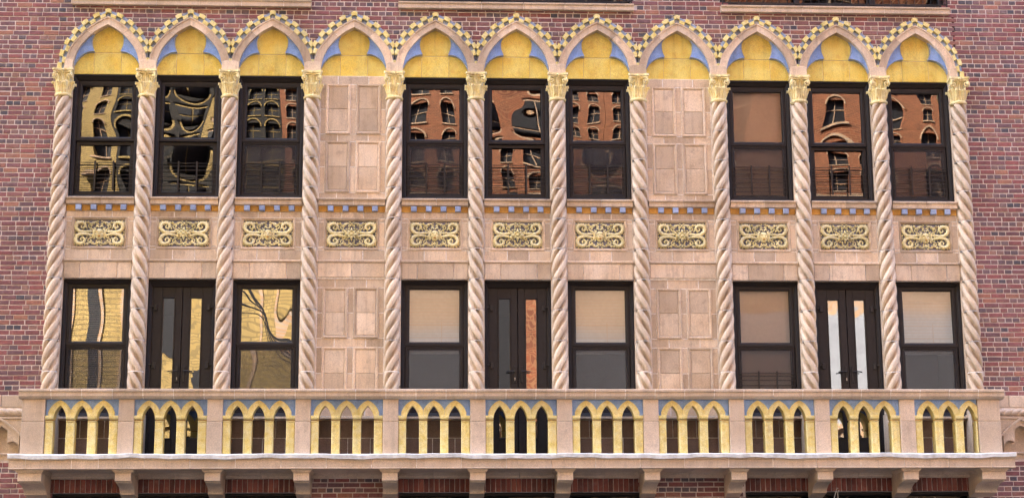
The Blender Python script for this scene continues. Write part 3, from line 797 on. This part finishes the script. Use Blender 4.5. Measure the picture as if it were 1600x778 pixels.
def sash_window(i, z0, z1, glass, lab, grp, amp=.10, backing=None, guard=None, screen=True, bow=(0, 0), upper=True):
    """glass=(bottom z, meeting bottom, meeting top, top z)"""
    t = thing('sash_window', lab, 'window', (BX(i), 0, 0), grp)
    GM = {'white': GLW, 'shade': GLQ}.get(backing, GLU if upper else GLS)
    W = .481 if upper else .484; gb, mlo, mhi, gt = glass; rect = (-W, z0, W, z1)
    a = .060; sb = gb-z0; stt = z1-gt; b1 = sb*.45; t1 = stt*.5
    mb = MB(); mb.rings(rect, [(0, 0, 0, .30), (0, 0, 0, .085), (.012, .008, .02, .078), (.022, .014, .03, .098), (.044, b1*.8, t1*.9, .122), (a, b1, t1, .130), (a, b1, t1, .24)]); mb.build('casing', BRZ2, t)
    x0, x1 = -W+a, W-a; gx = .357
    # upper sash: outer plane
    mb = MB(); mb.rings((x0, mlo, x1, z1-t1), [(0, .19), (0, .142), (.006, .138), (.040, .138), (x1-gx-.012, mhi-mlo-.012, z1-t1-gt-.012, .146), (x1-gx, mhi-mlo, z1-t1-gt, .166)])
    us = mb.build('upper_sash', BRZ, t)
    pane(us, -gx, gx, mhi, gt, .165, 100+i*7+int(z0*3), amp, GM, bow=bow[0])
    mb = MB(); mb.rings((x0, z0+b1, x1, mlo-.002), [(0, .24), (0, .176), (.006, .172), (.05, .172), (x1-gx, gb-z0-b1, .03, .186), (x1-gx, gb-z0-b1, .03, .205)])
    ls = mb.build('lower_sash', BRZ, t)
    pane(ls, -gx, gx, gb, mlo-.03, .2, 900+i*5+int(z0*3), amp*.8, GM, bow=bow[1])
    if screen:
        mb = MB(); mb.rings((x0+.01, z0+b1+.004, x1-.01, mlo), [(0, .165), (0, .150), (.014, .148), (.028, .150), (.028, .156)]); sf = mb.build('screen_frame', BRZ, t)
        mb = MB(); mb.add([(x0+.03, .156, z0+b1+.03), (x1-.03, .156, z0+b1+.03), (x1-.03, .156, mlo-.02), (x0+.03, .156, mlo-.02)], [(0, 1, 2, 3)]); mb.build('screen_mesh', SCR, sf)
    if guard:
        mb = MB()
        for x in (-.125, .14): mb = MB(); mb.box(x-.011, x+.011, .122, .136, guard-.04, guard+.40); mb.build('guard_upright', IRON, t)
        for k, dz in enumerate((0, .065, .14, .195, .27, .33, .375)):
            mb = MB(); mb.box(x0, x1, .134, .142, guard+dz-.0045, guard+dz+.0045); mb.build('guard_rail', IRON, t)
    if backing == 'shade':
        mb = MB(); mb.box(-.40, .40, .26, .264, gb-.05, gt+.05); mb.build('roller_shade', SHADE, t)
    if backing == 'white':
        mb = MB(); mb.box(-.40, .40, .29, .294, mlo-.09, gt+.05); mb.build('roller_shade', SHADEW, t)
        mb = MB()
        for q in range(int((gt-mlo)/.048)): mb.box(-.4, .4, .284, .2895, mlo-.06+q*.048, mlo-.06+q*.048+.006)
        for zz in (mhi+.26, mhi+.08): mb.box(-.4, .4, .280, .288, zz, zz+.014)
        mb.box(.10, .112, .28, .287, mhi-.12, mhi+.30); mb.build('shade_batten', SHADE, t)
    if backing == 'blind':
        mb = MB(); zz = gb
        while zz < gt+.03:
            mb.add([(-.40, .275, zz), (.40, .275, zz), (.40, .30, zz+.020), (-.40, .30, zz+.020)], [(0, 1, 2, 3)]); zz += .032
        o = mb.build('blind_slat', BLIND, t); o['kind'] = 'stuff'
        mb = MB()
        for x in (-.30, .02, .33): mb.box(x-.012, x+.012, .268, .272, gb, gt+.03)
        mb.build('blind_tape', SHADEW, t)
    return t
GU, GL = 'sash windows of the upper row', 'sash windows of the lower row'
UPL = {0: 'upper row sash window at the left end, wavy gold reflection', 1: 'upper row sash window above the first balcony door, dark with gold rings reflected', 2: 'upper row sash window just left of the left blank bay, mostly black glass',
       4: 'upper row sash window just right of the left blank bay, dark brick-red reflection', 5: 'upper row sash window above the middle balcony door, bright orange brick reflection', 6: 'upper row sash window just left of the right blank bay, red and black reflection',
       8: 'upper row sash window with a drawn mauve shade, right of the blank bay', 9: 'upper row sash window above the right-hand balcony door, orange brick reflection', 10: 'upper row sash window at the right end, dark red reflection'}
BOW = {0: (.1, .05), 1: (-.15, -.1), 2: (.15, .1), 4: (.1, .1), 5: (-.1, .1), 6: (.15, -.1), 8: (0, 0), 9: (.05, .12), 10: (.1, .05)}
for i, l in UPL.items():
    sash_window(i, 7.514, 9.376, (7.64, 8.381, 8.449, 9.207), l, GU, amp={0: .017, 1: .020, 2: .015}.get(i, .020) if i != 8 else .02, backing='shade' if i == 8 else None, guard=7.68, screen=(i not in (0, 1, 5, 9)), bow=BOW[i])
LPL = {0: ('lower row sash window at the left end with slatted blind and gold reflection', 'blind'), 2: ('lower row sash window reflecting gold brick and cables, left of the blank bay', None),
       4: ('lower row sash window with pale shade, right of the left blank bay', 'white'), 6: ('lower row sash window with pale shade, left of the right blank bay', 'white'),
       8: ('lower row sash window with drawn taupe shade, right of the right blank bay', 'shade'), 10: ('lower row sash window with pale shade at the right end', 'white')}
LI = sorted(LPL)
for i, (l, b) in LPL.items():
    sash_window(i, 4.36, 6.323, (4.50, 5.376, 5.440, 6.197), l, GL, amp=.003 if i != 2 else .011, backing=b, guard=4.62 if i == 8 else None, screen=True, bow=(0, 0), upper=False)
AI = [0, 2, 3, 4, 6, 7, 8, 10]
for i in AI:
    where = {0: 'leftmost lower sash window', 2: 'lower gold-reflecting window right of the first door', 3: 'left blank panel bay', 4: 'lower window right of the left blank bay', 6: 'lower window left of the right blank bay', 7: 'right blank panel bay', 8: 'lower window with taupe shade', 10: 'rightmost lower sash window'}[i]
    t = thing('tiled_apron', 'dark brown tiled apron below the '+where, 'wall', (BX(i), 0, 0), 'tiled aprons behind the balustrade')
    W = .481
    mb = MB(); mb.box(-W, W, .21, .45, 3.7, 4.33); mb.build('mortar_bed', MORT, t)
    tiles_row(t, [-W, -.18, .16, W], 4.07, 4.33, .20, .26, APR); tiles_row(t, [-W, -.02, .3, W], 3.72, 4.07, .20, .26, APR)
    mb = MB(); mb.extr([(.3, 4.36), (-.02, 4.352), (-.02, 4.325), (.04, 4.32), (.3, 4.32)], -W, W); mb.build('sill_block', TC, t)

# ------------------------------------------------------------------ balcony doors
def door(i, lab):
    t = thing('french_window', lab, 'door', (BX(i), 0, 0), 'double doors onto the balcony')
    W = .484; zb, zt = 3.74, 6.323
    mb = MB(); mb.rings((-W, zb, W, zt), [(0, 0, 0, .3), (0, 0, 0, .085), (.012, 0, .02, .08), (.02, 0, .035, .100), (.045, 0, .085, .128), (.062, 0, .10, .135), (.062, 0, .10, .25)]); mb.build('door_frame', BRZ2, t)
    for sx in (-1, 1):
        x0, x1 = (-W+.064, -.004) if sx < 0 else (.004, W-.064)
        g0, g1 = (-.285, -.100) if sx < 0 else (.105, .285)
        lf = MB()
        lf.box(x0, g0, .145, .20, zb+.01, zt-.103, .004); lf.box(g1, x1, .145, .20, zb+.01, zt-.103, .004)
        lf.box(g0, g1, .147, .20, 6.081, zt-.103, .003); lf.box(g0, g1, .147, .20, zb+.01, 4.05, .003)
        lf.rings((g0, 4.05, g1, 6.081), [(0, .147), (.0, .138), (.010, .136), (.016, .15), (.016, .18)])
        L_ = lf.build('door_leaf', BRZ, t)
        pane(L_, g0+.014, g1-.014, 4.06, 6.07, .172, 50+i+sx, .010, GLS, n=8)
        for z in (5.93, 5.095):
            hx = x0+.045 if sx < 0 else x1-.045
            hb = MB(); hb.box(hx-.022, hx+.022, .115, .15, z-.045, z+.045, .005)
            hb.box(*((x0-.045, x0+.02) if sx < 0 else (x1-.02, x1+.045)), .118, .145, z+.0, z+.025, .003); hb.build('hinge', IRON, t)
        hx = -.045 if sx < 0 else .050
        hb = MB(); hb.box(hx-.020, hx+.020, .130, .147, 4.85, 5.09, .006); pl_ = hb.build('handle_plate', IRON, L_)
        hb = MB(); hb.tube([(hx, .14, 5.01), (hx, .095, 5.01)], .010, 8); hb.tube([(hx, .095, 5.01), (hx+sx*.05, .09, 5.012), (hx+sx*.125, .09, 5.004)], [.010, .010, .008], 8); hb.build('door_handle', STEEL if False else IRON, L_, 40)
        if sx < 0: hb = MB(); hb.box(hx-.006, hx+.006, .125, .131, 4.885, 4.925, .002); hb.build('keyhole', STEEL, L_)
    mb = MB(); mb.box(-W, W, .06, .2, 3.70, 3.75, .01); mb.build('threshold', BRZ, t)
    return t
door(1, 'dark double door with narrow panes, leftmost of three, gold reflection')
door(5, 'dark double door with narrow panes, middle of three, orange brick in the right pane')
door(9, 'dark double door with narrow panes, rightmost of three, pale grey panes')
# head/blocking wall above lower openings and beside upper ones
mb = MB(); mb.box(-.3, 13.5, .302, .5, 9.378, 10.4); c_ = mb.build('structural_wall', ROOM); c_['kind'] = 'structure'

# ------------------------------------------------------------------ balcony
bal = thing('balcony', 'long projecting pink terracotta balcony with yellow arcaded balustrade', 'balcony', (0, 0, 0))
XL, XR = -.255, 13.374
def rail_prof(o=0):
    return [(-.38, 4.654), (-.690-o, 4.656), (-.700-o, 4.648), (-.700-o, 4.622), (-.688-o, 4.616), (-.680-o, 4.614), (-.680-o, 4.560), (-.672-o, 4.552), (-.655-o, 4.536), (-.632-o, 4.522), (-.60, 4.520), (-.38, 4.520)]
xs = [XL, .185]; x = .185
while x < 12.9-.3: x += .4135; xs.append(x)
xs.append(XR)
for a, b in zip(xs[:-1], xs[1:]):
    mb = MB(); mb.extr([(y+random.uniform(-.001, .001), z+random.uniform(-.0008, .0008)) for y, z in rail_prof()], a+.006, b-.006); mb.build('rail_block', TCB, bal)
mb = MB(); mb.extr([(-.46, 4.65), (-.694, 4.652), (-.696, 4.624), (-.676, 4.612), (-.676, 4.562), (-.63, 4.526), (-.46, 4.526)], XL+.01, XR-.01); mb.build('rail_mortar', MORT, bal)
# side rails back to the wall
for s_, X in ((-1, XL), (1, XR)):
    mb = MB(); a, b = (X, X+.17) if s_ < 0 else (X-.17, X)
    mb.box(a, b, -.44, .0, 4.56, 4.654, .004); mb.box(a+.02, b-.02, -.44, .0, 4.52, 4.56); mb.build('side_rail', TCB, bal)
# posts
posts = [(-.207, .101)]+[(S*k-.105, S*k+.106) for k in range(1, 11)]+[(12.998+.005, 13.315)]
for n_, (a, b) in enumerate(posts):
    b = b if n_ else .103
    for z0, z1 in ((3.764, 4.213), (4.219, 4.520)):
        mb = MB(); mb.box(a, b, -.622, -.44, z0, z1, .007); mb.build('post_block', TCB, bal)
    mb = MB(); mb.box(a+.008, b-.008, -.612, -.45, 3.75, 4.52); mb.build('post_mortar', MORT, bal)
for a, b in ((-.205, -.06), (13.17, 13.313)):
    mb = MB(); mb.box(a, b, -.44, .0, 3.75, 4.52, .006); mb.build('side_parapet', TCB, bal)
# balustrade panels
def pt_arch(x, hw, zs, zc):
    """height of a pointed arch with half width hw springing at zs and crown zc"""
    x = min(abs(x), hw); h = zc-zs; r_ = (h*h+hw*hw)/(2*hw); return zs+math.sqrt(max(0, r_*r_-(x+r_-hw)**2))
def balustrade(par_x, w0, w1):
    """one bay; w0..w1 local extents"""
    p = bpy.data.objects.new('balustrade_panel', None); COL.objects.link(p); p.parent = bal; p.location = (par_x, 0, 0)
    cs = [-.298, -.007, .284]; hw = .087; zs, zc, zo = 4.245, 4.437, 4.510
    xm = [w0, (cs[0]+cs[1])/2, (cs[1]+cs[2])/2, w1]
    # blue spandrel plate
    def lo(x, e=.02):
        v = 4.515
        k_ = min(range(3), key=lambda k: abs(x-cs[k]))
        return pt_arch(x-cs[k_], hw+e, zs, zc+e*1.0) if abs(x-cs[k_]) < hw+e else 4.25
    X_ = [w0+(w1-w0)*q/90 for q in range(91)]
    mb = MB(); mb.band([(x_, lo(x_)) for x_ in X_], [(x_, 4.520) for x_ in X_], -.575, -.46); mb.build('blue_spandrel', BLU, p)
    for k, c in enumerate(cs):
        ow = hw+.070
        a = max(xm[k]+.001, c-ow); b = min(xm[k+1]-.001, c+ow)
        X_ = [a+(b-a)*q/34 for q in range(35)]
        A_ = [(x_, pt_arch(x_-c, hw, zs, zc) if abs(x_-c) < hw else zs) for x_ in X_]
        B_ = [(x_, max(pt_arch(x_-c, ow+.012, zs+.02, zo), zs+.06)) for x_ in X_]
        mb = MB(); mb.band(A_, B_, -.602, -.44)
        B2 = [(x_, z_-.006) for x_, z_ in B_]; A2 = [(x_, z_-.020) for x_, z_ in B_]
        mb.band(A2, B2, -.610, -.60)
        mb.build('arch_head', YEP, p)
    eds = [(w0, cs[0]-hw), (cs[0]+hw, cs[1]-hw), (cs[1]+hw, cs[2]-hw), (cs[2]+hw, w1)]
    for a, b in eds:
        mb = MB(); mb.extr([(-.49, 4.298), (-.612, 4.298), (-.620, 4.29), (-.620, 4.262), (-.606, 4.250), (-.604, 4.245), (-.49, 4.245)], a+.001, b-.001); mb.build('impost', YEP, p)
        mb = MB(); mb.box(a+.003, b-.003, -.565, -.49, 4.226, 4.246); mb.build('impost_shadow_joint', OCH, p)
        mb = MB(); mb.extr([(-.49, 4.229), (-.603, 4.229), (-.606, 4.222), (-.603, 4.214), (-.49, 4.214)], a+.001, b-.001); mb.build('necking', YEP, p)
        mb = MB(); mb.box(a+.002, b-.002, -.600, -.44, 3.764, 4.213, .010); mb.build('pilaster', YEP, p)
for i in range(NB):
    w0 = (.108-BX(0)) if i == 0 else -.493; w1 = .492 if i < NB-1 else (12.998-BX(10))
    balustrade(BX(i), w0, w1)
mb = MB(); mb.box(XL+.05, XR-.05, -.60, -.49, 3.74, 3.766); mb.build('balustrade_kerb', TCB, bal)
# slab, fascia, lead
SL, SR = -.330, 13.455
mb = MB(); mb.box(SL+.02, SR-.02, -.709, .05, 3.575, 3.735); mb.build('slab', MORT, bal)
fx = [SL]; x = -.10
while x < SR-.25: fx.append(x); x += .6125 if len(fx) != 3 else .36
fx.append(SR)
for a, b in zip(fx[:-1], fx[1:]):
    mb = MB(); mb.extr([(-.30, 3.712), (-.722, 3.712), (-.730, 3.700), (-.730, 3.690), (-.718, 3.682), (-.715, 3.582), (-.722, 3.575), (-.722, 3.567), (-.712, 3.560), (-.30, 3.560)], a+.006, b-.006); mb.build('fascia_block', TCB, bal)
mb = MB(); n = 170; A_ = []; 
vs = []; rg = random.Random(5); ph = [rg.uniform(0, 6) for _ in range(4)]
for q in range(n+1):
    x = SL-.008+(SR-SL+.016)*q/n; d = .006*math.sin(x*3.1+ph[0])+.004*math.sin(x*7.3+ph[1])+.0035*math.sin(x*17+ph[2])
    vs += [(x, -.60, 3.776), (x, -.64+d*.3, 3.770+d*.3), (x, -.735-abs(d)*.5, 3.765+d*.6), (x, -.752-abs(d), 3.752+d), (x, -.746-abs(d), 3.702+d*1.3), (x, -.60, 3.708)]
fs = []
for q in range(n):
    for k in range(6): fs.append((q*6+k, q*6+(k+1) % 6, q*6+6+(k+1) % 6, q*6+6+k))
fs += [(0, 1, 2, 3, 4, 5), tuple(n*6+k for k in (5, 4, 3, 2, 1, 0))]
mb.add(vs, fs); mb.build('lead_flashing', LEAD, bal, 30)
mb = MB(); mb.box(SL+.05, SR-.05, -.61, .02, 3.735, 3.760); mb.build('balcony_floor', ASPH, bal)
# soffit blocks between brackets with cove at the wall
for i in range(NB):
    a, b = S*i+.11, S*(i+1)-.11
    for c, d in ((a, (a+b)/2-.003), ((a+b)/2+.003, b)):
        mb = MB(); mb.extr([(-.68, 3.575), (-.68, 3.562), (-.20, 3.556), (-.14, 3.545), (-.09, 3.515), (-.07, 3.482), (.03, 3.480), (.03, 3.575)], c, d); mb.build('soffit_block', TCB, bal)
# brackets
def bracket(c, hw):
    b_ = bpy.data.objects.new('bracket', None); COL.objects.link(b_); b_.parent = bal; b_.location = (c, 0, 0)
    mb = MB()
    for (e, z0, z1) in ((.034, 3.545, 3.560), (.024, 3.532, 3.545), (.012, 3.520, 3.532)):
        mb.box(-hw-e, hw+e, -.668-e*.6, .0, z0, z1, .003)
    mb.build('bracket_cap', TCB, b_)
    mb = MB(); mb.box(-hw, hw, -.660, -.44, 3.405, 3.520, .006); mb.build('bracket_block', TCB, b_)
    pr = [(.02, 3.520), (-.44, 3.520), (-.44, 3.405), (-.600, 3.405), (-.596, 3.392)]
    for q in range(10):
        a = math.pi/2*q/9; pr.append((-.59+.33*math.sin(a)**1.2*1.0, 3.385-.125*(1-math.cos(a))))
    pr += [(-.26, 3.255), (.02, 3.20)]
    mb = MB(); mb.extr(pr, -hw+.006, hw-.006); mb.build('console', TCB, b_)
bracket(-.052, .158)
for k in range(1, 11): bracket(S*k-.003, .107)
bracket(13.163, .166)

# ------------------------------------------------------------------ ground floor windows
for k, (a, b) in enumerate(GFO):
    t = thing('ground_floor_window', 'dark ground floor window head under the balcony, '+('left', 'middle', 'right')[k]+' opening', 'window', ((a+b)/2, 0, 0), 'ground floor windows')
    W = (b-a)/2
    mb = MB(); mb.rings((-W, .6, W, 3.285), [(0, .28), (0, .10), (.03, .10), (.05, .13), (.05, .2)]); mb.build('frame', BRZ2, t)
    for x in (-W/3, W/3): mb = MB(); mb.box(x-.03, x+.03, .12, .2, .65, 3.23, .004); mb.build('mullion', BRZ2, t)
    for x0, x1 in ((-W+.05, -W/3-.03), (-W/3+.03, W/3-.03), (W/3+.03, W-.05)): pane(t, x0, x1, .65, 3.23, .16, k*3+int(x0*10), .02, GLD, n=6)
    mb = MB(); mb.box(-W, W, -.03, .15, .5, .6, .01); mb.build('sill', STONE, t)

# ------------------------------------------------------------------ upper sills, dark windows and iron guards above
ul = ['pink terracotta sill at top edge, left of three', 'pink terracotta sill at top edge, middle of three', 'pink terracotta sill at top edge, right of three']
for k, (a, b) in enumerate(STRINGS):
    t = thing('long_sill', ul[k], 'window sill', (a, 0, 0), 'long sills of the next storey'); L_ = b-a
    xs = [0]; step = .62
    while xs[-1]+step*1.3 < L_: xs.append(xs[-1]+step)
    xs.append(L_)
    for p, q in zip(xs[:-1], xs[1:]):
        mb = MB(); mb.extr([(.2, 10.398), (-.070, 10.398), (-.074, 10.405), (-.074, 10.460), (-.090, 10.474), (-.094, 10.484), (-.094, 10.498), (.2, 10.504)], p+.004, q-.004); mb.build('sill_block', TCB, t)
    mb = MB(); mb.box(.01, L_-.01, -.066, .2, 10.402, 10.49); mb.box(.01, L_-.01, .15, .5, 10.402, 10.5); mb.build('mortar_bed', MORT, t)
    t = thing('upper_storey_window', 'foot of a dark upper storey window cut by the top edge, '+('left', 'middle', 'right')[k]+' of three', 'window', (a, 0, 0), 'windows of the next storey')
    mb = MB(); mb.box(.03, L_-.03, .16, .22, 10.504, 10.62, .01); mb.build('window_frame', BRZ, t)
    for x in (.03, L_/3, 2*L_/3, L_-.11): mb = MB(); mb.box(x, x+.08, .14, .24, 10.62, 11.4, .005); mb.build('mullion', BRZ, t)
    for q in range(3): pane(t, .11+q*(L_-.1)/3, (q+1)*(L_-.1)/3, 10.62, 11.4, .2, 777+q+k*9, .03, GLV, n=8)
    t = thing('iron_guard', 'thin black iron guard rail standing on the '+('left', 'middle', 'right')[k]+' top sill', 'railing', (a, 0, 0), 'iron guards on the top sills')
    mb = MB(); mb.box(.03, L_-.03, -.052, -.040, 10.545, 10.557); mb.build('bottom_rail', IRON, t)
    mb = MB(); mb.box(.03, L_-.03, -.052, -.040, 11.2, 11.22); mb.build('top_rail', IRON, t)
    n = int((L_-.06)/.12)
    for q in range(n+1):
        x = .036+(L_-.072)*q/n
        if q % 9 == 0 or q == n: mb = MB(); mb.box(x-.008, x+.008, -.056, -.036, 10.50, 11.2); mb.build('guard_post', IRON, t)
        else: mb = MB(); mb.box(x-.004, x+.004, -.050, -.042, 10.557, 11.2); mb.build('guard_bar', IRON, t)

# ------------------------------------------------------------------ trefoil niches beyond each end of the balcony
def niche(cx, lab):
    t = thing('trefoil_niche', lab, 'niche', (cx, 0, 0), 'trefoil hoods beside the balcony')
    HW = .55
    for a, b in ((-HW, -.02), (-.012, .40), (.408, HW)) if cx < 0 else ((-HW, -.145), (-.137, .3), (.308, HW)):
        mb = MB(); mb.box(a, b, -.03, .3, 4.480, 4.650, .008); mb.build('lintel_block', STONE if False else TCB, t)
    # rope moulding
    mb = MB(); seg = 24; nx = 150; vs = []
    for i in range(nx+1):
        x = -HW+2*HW*i/nx
        for j in range(seg):
            a = 2*math.pi*j/seg; ph = 3*(a/(2*math.pi)+x/.33*(1 if cx < 0 else -1)); u = abs((ph % 1)*2-1); r = .058-.016*u**3
            vs.append((x, -.01-r*math.cos(a), 4.412+r*math.sin(a)))
    fs = [(i*seg+j, i*seg+(j+1) % seg, (i+1)*seg+(j+1) % seg, (i+1)*seg+j) for i in range(nx) for j in range(seg)]+[tuple(range(seg)), tuple(range(nx*seg, nx*seg+seg))]
    mb.add(vs, fs); mb.build('rope_moulding', TCB, t, 40)
    mb = MB(); mb.box(-HW, HW, -.035, .2, 4.455, 4.477); mb.extr([(.2, 4.352), (-.03, 4.352), (-.045, 4.34), (-.045, 4.322), (-.02, 4.308), (.2, 4.308)], -HW, HW); mb.build('moulding', TCB, t)
    def lo(x):
        x = abs(x)
        if x < .10: return 4.215-.9*x*x*(1 if x > .03 else 1)/.1*.45-.25*x
        if x < .262: return 4.005-((x-.165)/.097)**2*.06
        return 3.84
    def ho(x): return max(3.84, 4.300-.62*abs(x)-.9*abs(x)**2.2) if abs(x) < .36 else 3.84
    X_ = [-.262+.524*q/120 for q in range(121)]
    mb = MB(); mb.band([(x, lo(x)) for x in X_], [(x, max(ho(x), lo(x)+.012)) for x in X_], -.050, .12); mb.build('trefoil_tracery', TCB, t)
    X_ = [-.40+.8*q/120 for q in range(121)]
    mb = MB(); mb.band([(x, max(3.84, ho(x)-.002) if abs(x) < .38 else 3.84) for x in X_], [(x, max(3.845, ho(x)+.03) if abs(x) < .38 else 3.845) for x in X_], -.080, .10); mb.build('hood_moulding', TCB, t)
    X_ = [-HW+2*HW*q/120 for q in range(121)]
    mb = MB(); mb.band([(x, max(ho(x)+.01, 3.84)) for x in X_], [(x, 4.308) for x in X_], -.026, .12); mb.build('spandrel', TCB, t)
    mb = MB(); mb.box(-.30, .30, .07, .2, 3.80, 4.31); mb.box(-HW, -.268, -.02, .2, 3.84, 4.31); mb.box(.268, HW, -.02, .2, 3.84, 4.31); mb.build('niche_back', TCB, t)
    mb = MB(); mb.extr([(.2, 3.842), (-.045, 3.842), (-.05, 3.83), (-.04, 3.81), (-.012, 3.806), (-.012, 3.745), (.2, 3.745)], -HW, HW); mb.build('niche_sill', TCB, t)
niche(-.62, 'pink trefoil arch hood with rope moulding at the left edge')
niche(13.80, 'pink trefoil arch hood with rope moulding at the right edge')
# pale wires at the lower right
mb = MB(); mb.tube([(11.02, -.10, 2.6), (11.038, -.10, 3.19), (11.052, -.10, 3.24), (11.07, -.10, 3.29), (11.085, -.10, 3.333), (11.10, -.10, 3.328)], .006, 6)
mb.tube([(11.085, -.10, 2.6), (11.092, -.10, 3.19), (11.092, -.10, 3.26), (11.10, -.10, 3.29), (11.113, -.10, 3.300)], .005, 6)
tag(mb.build('bent_wire', WIREM, None, 40), 'pair of thin white wires rising before the dark opening, lower right', 'wire')

# ------------------------------------------------------------------ buildings across the street (seen in the window glass)
DARKB = tex_brick('shaded_dark_brick', (.012, .011, .010), (.008, .008, .008), (.03, .022, .012))  # near-black colour stands in for a shaded recess
def far_building(x0, x1, lower, upper_, trim, lab, seed, pitch=2.4, hw=.72):
    t = thing('brick_building', lab, 'building', ((x0+x1)/2, -30.2, 0)); W = (x1-x0)/2
    n = max(1, round(2*W/pitch)); pitch = 2*W/n
    holes = [(-W+(k+.5)*pitch) for k in range(n)]
    def storey(z0, z1, wz0, wz1, mt, hs, hw):
        mb = MB(); mb.box(-W, W, -8, -.001, z0, wz0); mb.box(-W, W, -8, -.001, wz1, z1)
        x = -W
        for h in hs: mb.box(x, h-hw, -8, -.001, wz0, wz1); x = h+hw
        mb.box(x, W, -8, -.001, wz0, wz1); mb.build('wall', mt, t)
        for h in hs:
            f = MB(); f.box(h-hw, h+hw, -.6, -.45, wz0, wz1); fo = f.build('window', IRON, t)
            f = MB(); f.box(h-.04, h+.04, -.46, -.38, wz0, wz1); f.box(h-hw, h+hw, -.46, -.38, (wz0+wz1)/2-.04, (wz0+wz1)/2+.04); f.build('sash_bar', trim, fo)
            f = MB(); f.box(h-hw-.1, h+hw+.1, -.3, .12, wz0-.14, wz0); f.build('sill', trim, fo)
            A_ = []; B_ = []
            for q in range(15):
                a = math.pi*q/14; A_.append((h-hw*math.cos(a), wz1-.5+hw*math.sin(a))); B_.append((h-(hw+.16)*math.cos(a), wz1-.5+(hw+.16)*math.sin(a)))
            f = MB(); f.band(A_, B_, -.01, .12); f.build('arch_trim', trim, fo)
    lo_w, lo_up = lower
    storey(.13, 4.2, .9, 3.4, lo_w, holes, hw); storey(4.2, 7.6, 5.0, 7.0, lo_w, holes, hw)
    z = 13.0
    while z < 35: storey(z, z+3.4, z+.7, z+2.9, upper_, holes, hw); z += 3.4
    mb = MB(); mb.box(-W-.1, W+.1, -8, .35, z, z+.6); mb.build('cornice', STONE, t)
    return t, W
def wall_part(t, mat, x0, x1, z0, z1, y=-.001, d=-8, name='wall'):
    mb = MB(); ox = t.location.x; mb.box(x0-ox, x1-ox, d, y, z0, z1); return mb.build(name, mat, t)
t, W = far_building(-90, -4.2, (GOLDB, 0), GOLDB, TANB, 'golden brick building across the street, reflected in the leftmost window', 1, 3.2, .7)  # stretched left far beyond its reflection to block the low sky
wall_part(t, GOLDB, -90, -4.2, 7.6, 13.0)
for x in (-14, -10, -7.5): wall_part(t, IRON, x, x+.6, 8.2, 12.2, .02, -.1, 'window')
wall_part(t, IRON, -5.55, -5.2, 7.7, 12.6, .02, -.1, 'window')
for x in (-6.15, -5.18, -4.55): wall_part(t, TANB, x, x+.09, 7.7, 12.6, .04, -.1, 'downpipe')
t, W = far_building(-4.15, 1.6, (GOLDB, 0), DARKB, GOLDB, 'brick building painted dark as in shade with gold base and trims across the street', 2, 2.9, 1.1)
wall_part(t, GOLDB, -4.15, 1.6, 7.6, 13.0)
wall_part(t, IRON, -3.5, -2.65, 9.7, 12.4, .02, -.1, 'window'); wall_part(t, IRON, -2.1, -1.8, 7.7, 9.2, .02, -.1, 'window')
for x in (-.22, .86): wall_part(t, TANB, x, x+.14, 7.7, 12.6, .03, -.1, 'downpipe')
for q in range(7):
    mb = MB(); mb.tube([(-1.6+q*.12+3.1*v, -28.5, 12.9-q*.34-(4.6-q*.35)*v**(1.25+.12*q)) for v in [k/16 for k in range(17)]], .022+.006*(q % 3), 5)
    tag(mb.build('overhead_cable', IRON, None, 60), 'dark sagging cable across the street, '+('uppermost' if q == 0 else ORD[q]+' from the top')+' of seven', 'cable', 'cables across the street')
t, W = far_building(1.65, 12.4, (TANB, 0), REDB, TANB, 'orange brick building across the street, reflected in the middle windows', 3, 3.6, .95)
wall_part(t, STONE, 1.65, 12.4, 7.6, 10.6); wall_part(t, TANB, 1.65, 12.4, 10.6, 13.0)
wall_part(t, REDB, 8.25, 9.4, 7.6, 13.0, .3, -.1, 'pier'); wall_part(t, IRON, 7.1, 8.2, 7.6, 13.0, .2, -.1, 'window')
t, W = far_building(12.45, 90, (TANB, 0), REDB, TANB, 'red brick building with pale base across the street, reflected in the right windows', 4, 4.2, .95)  # stretched right, unseen, to cut the light from that side
wall_part(t, STONE, 12.45, 90, 7.6, 11.2); wall_part(t, TANB, 12.45, 90, 11.2, 13.0)
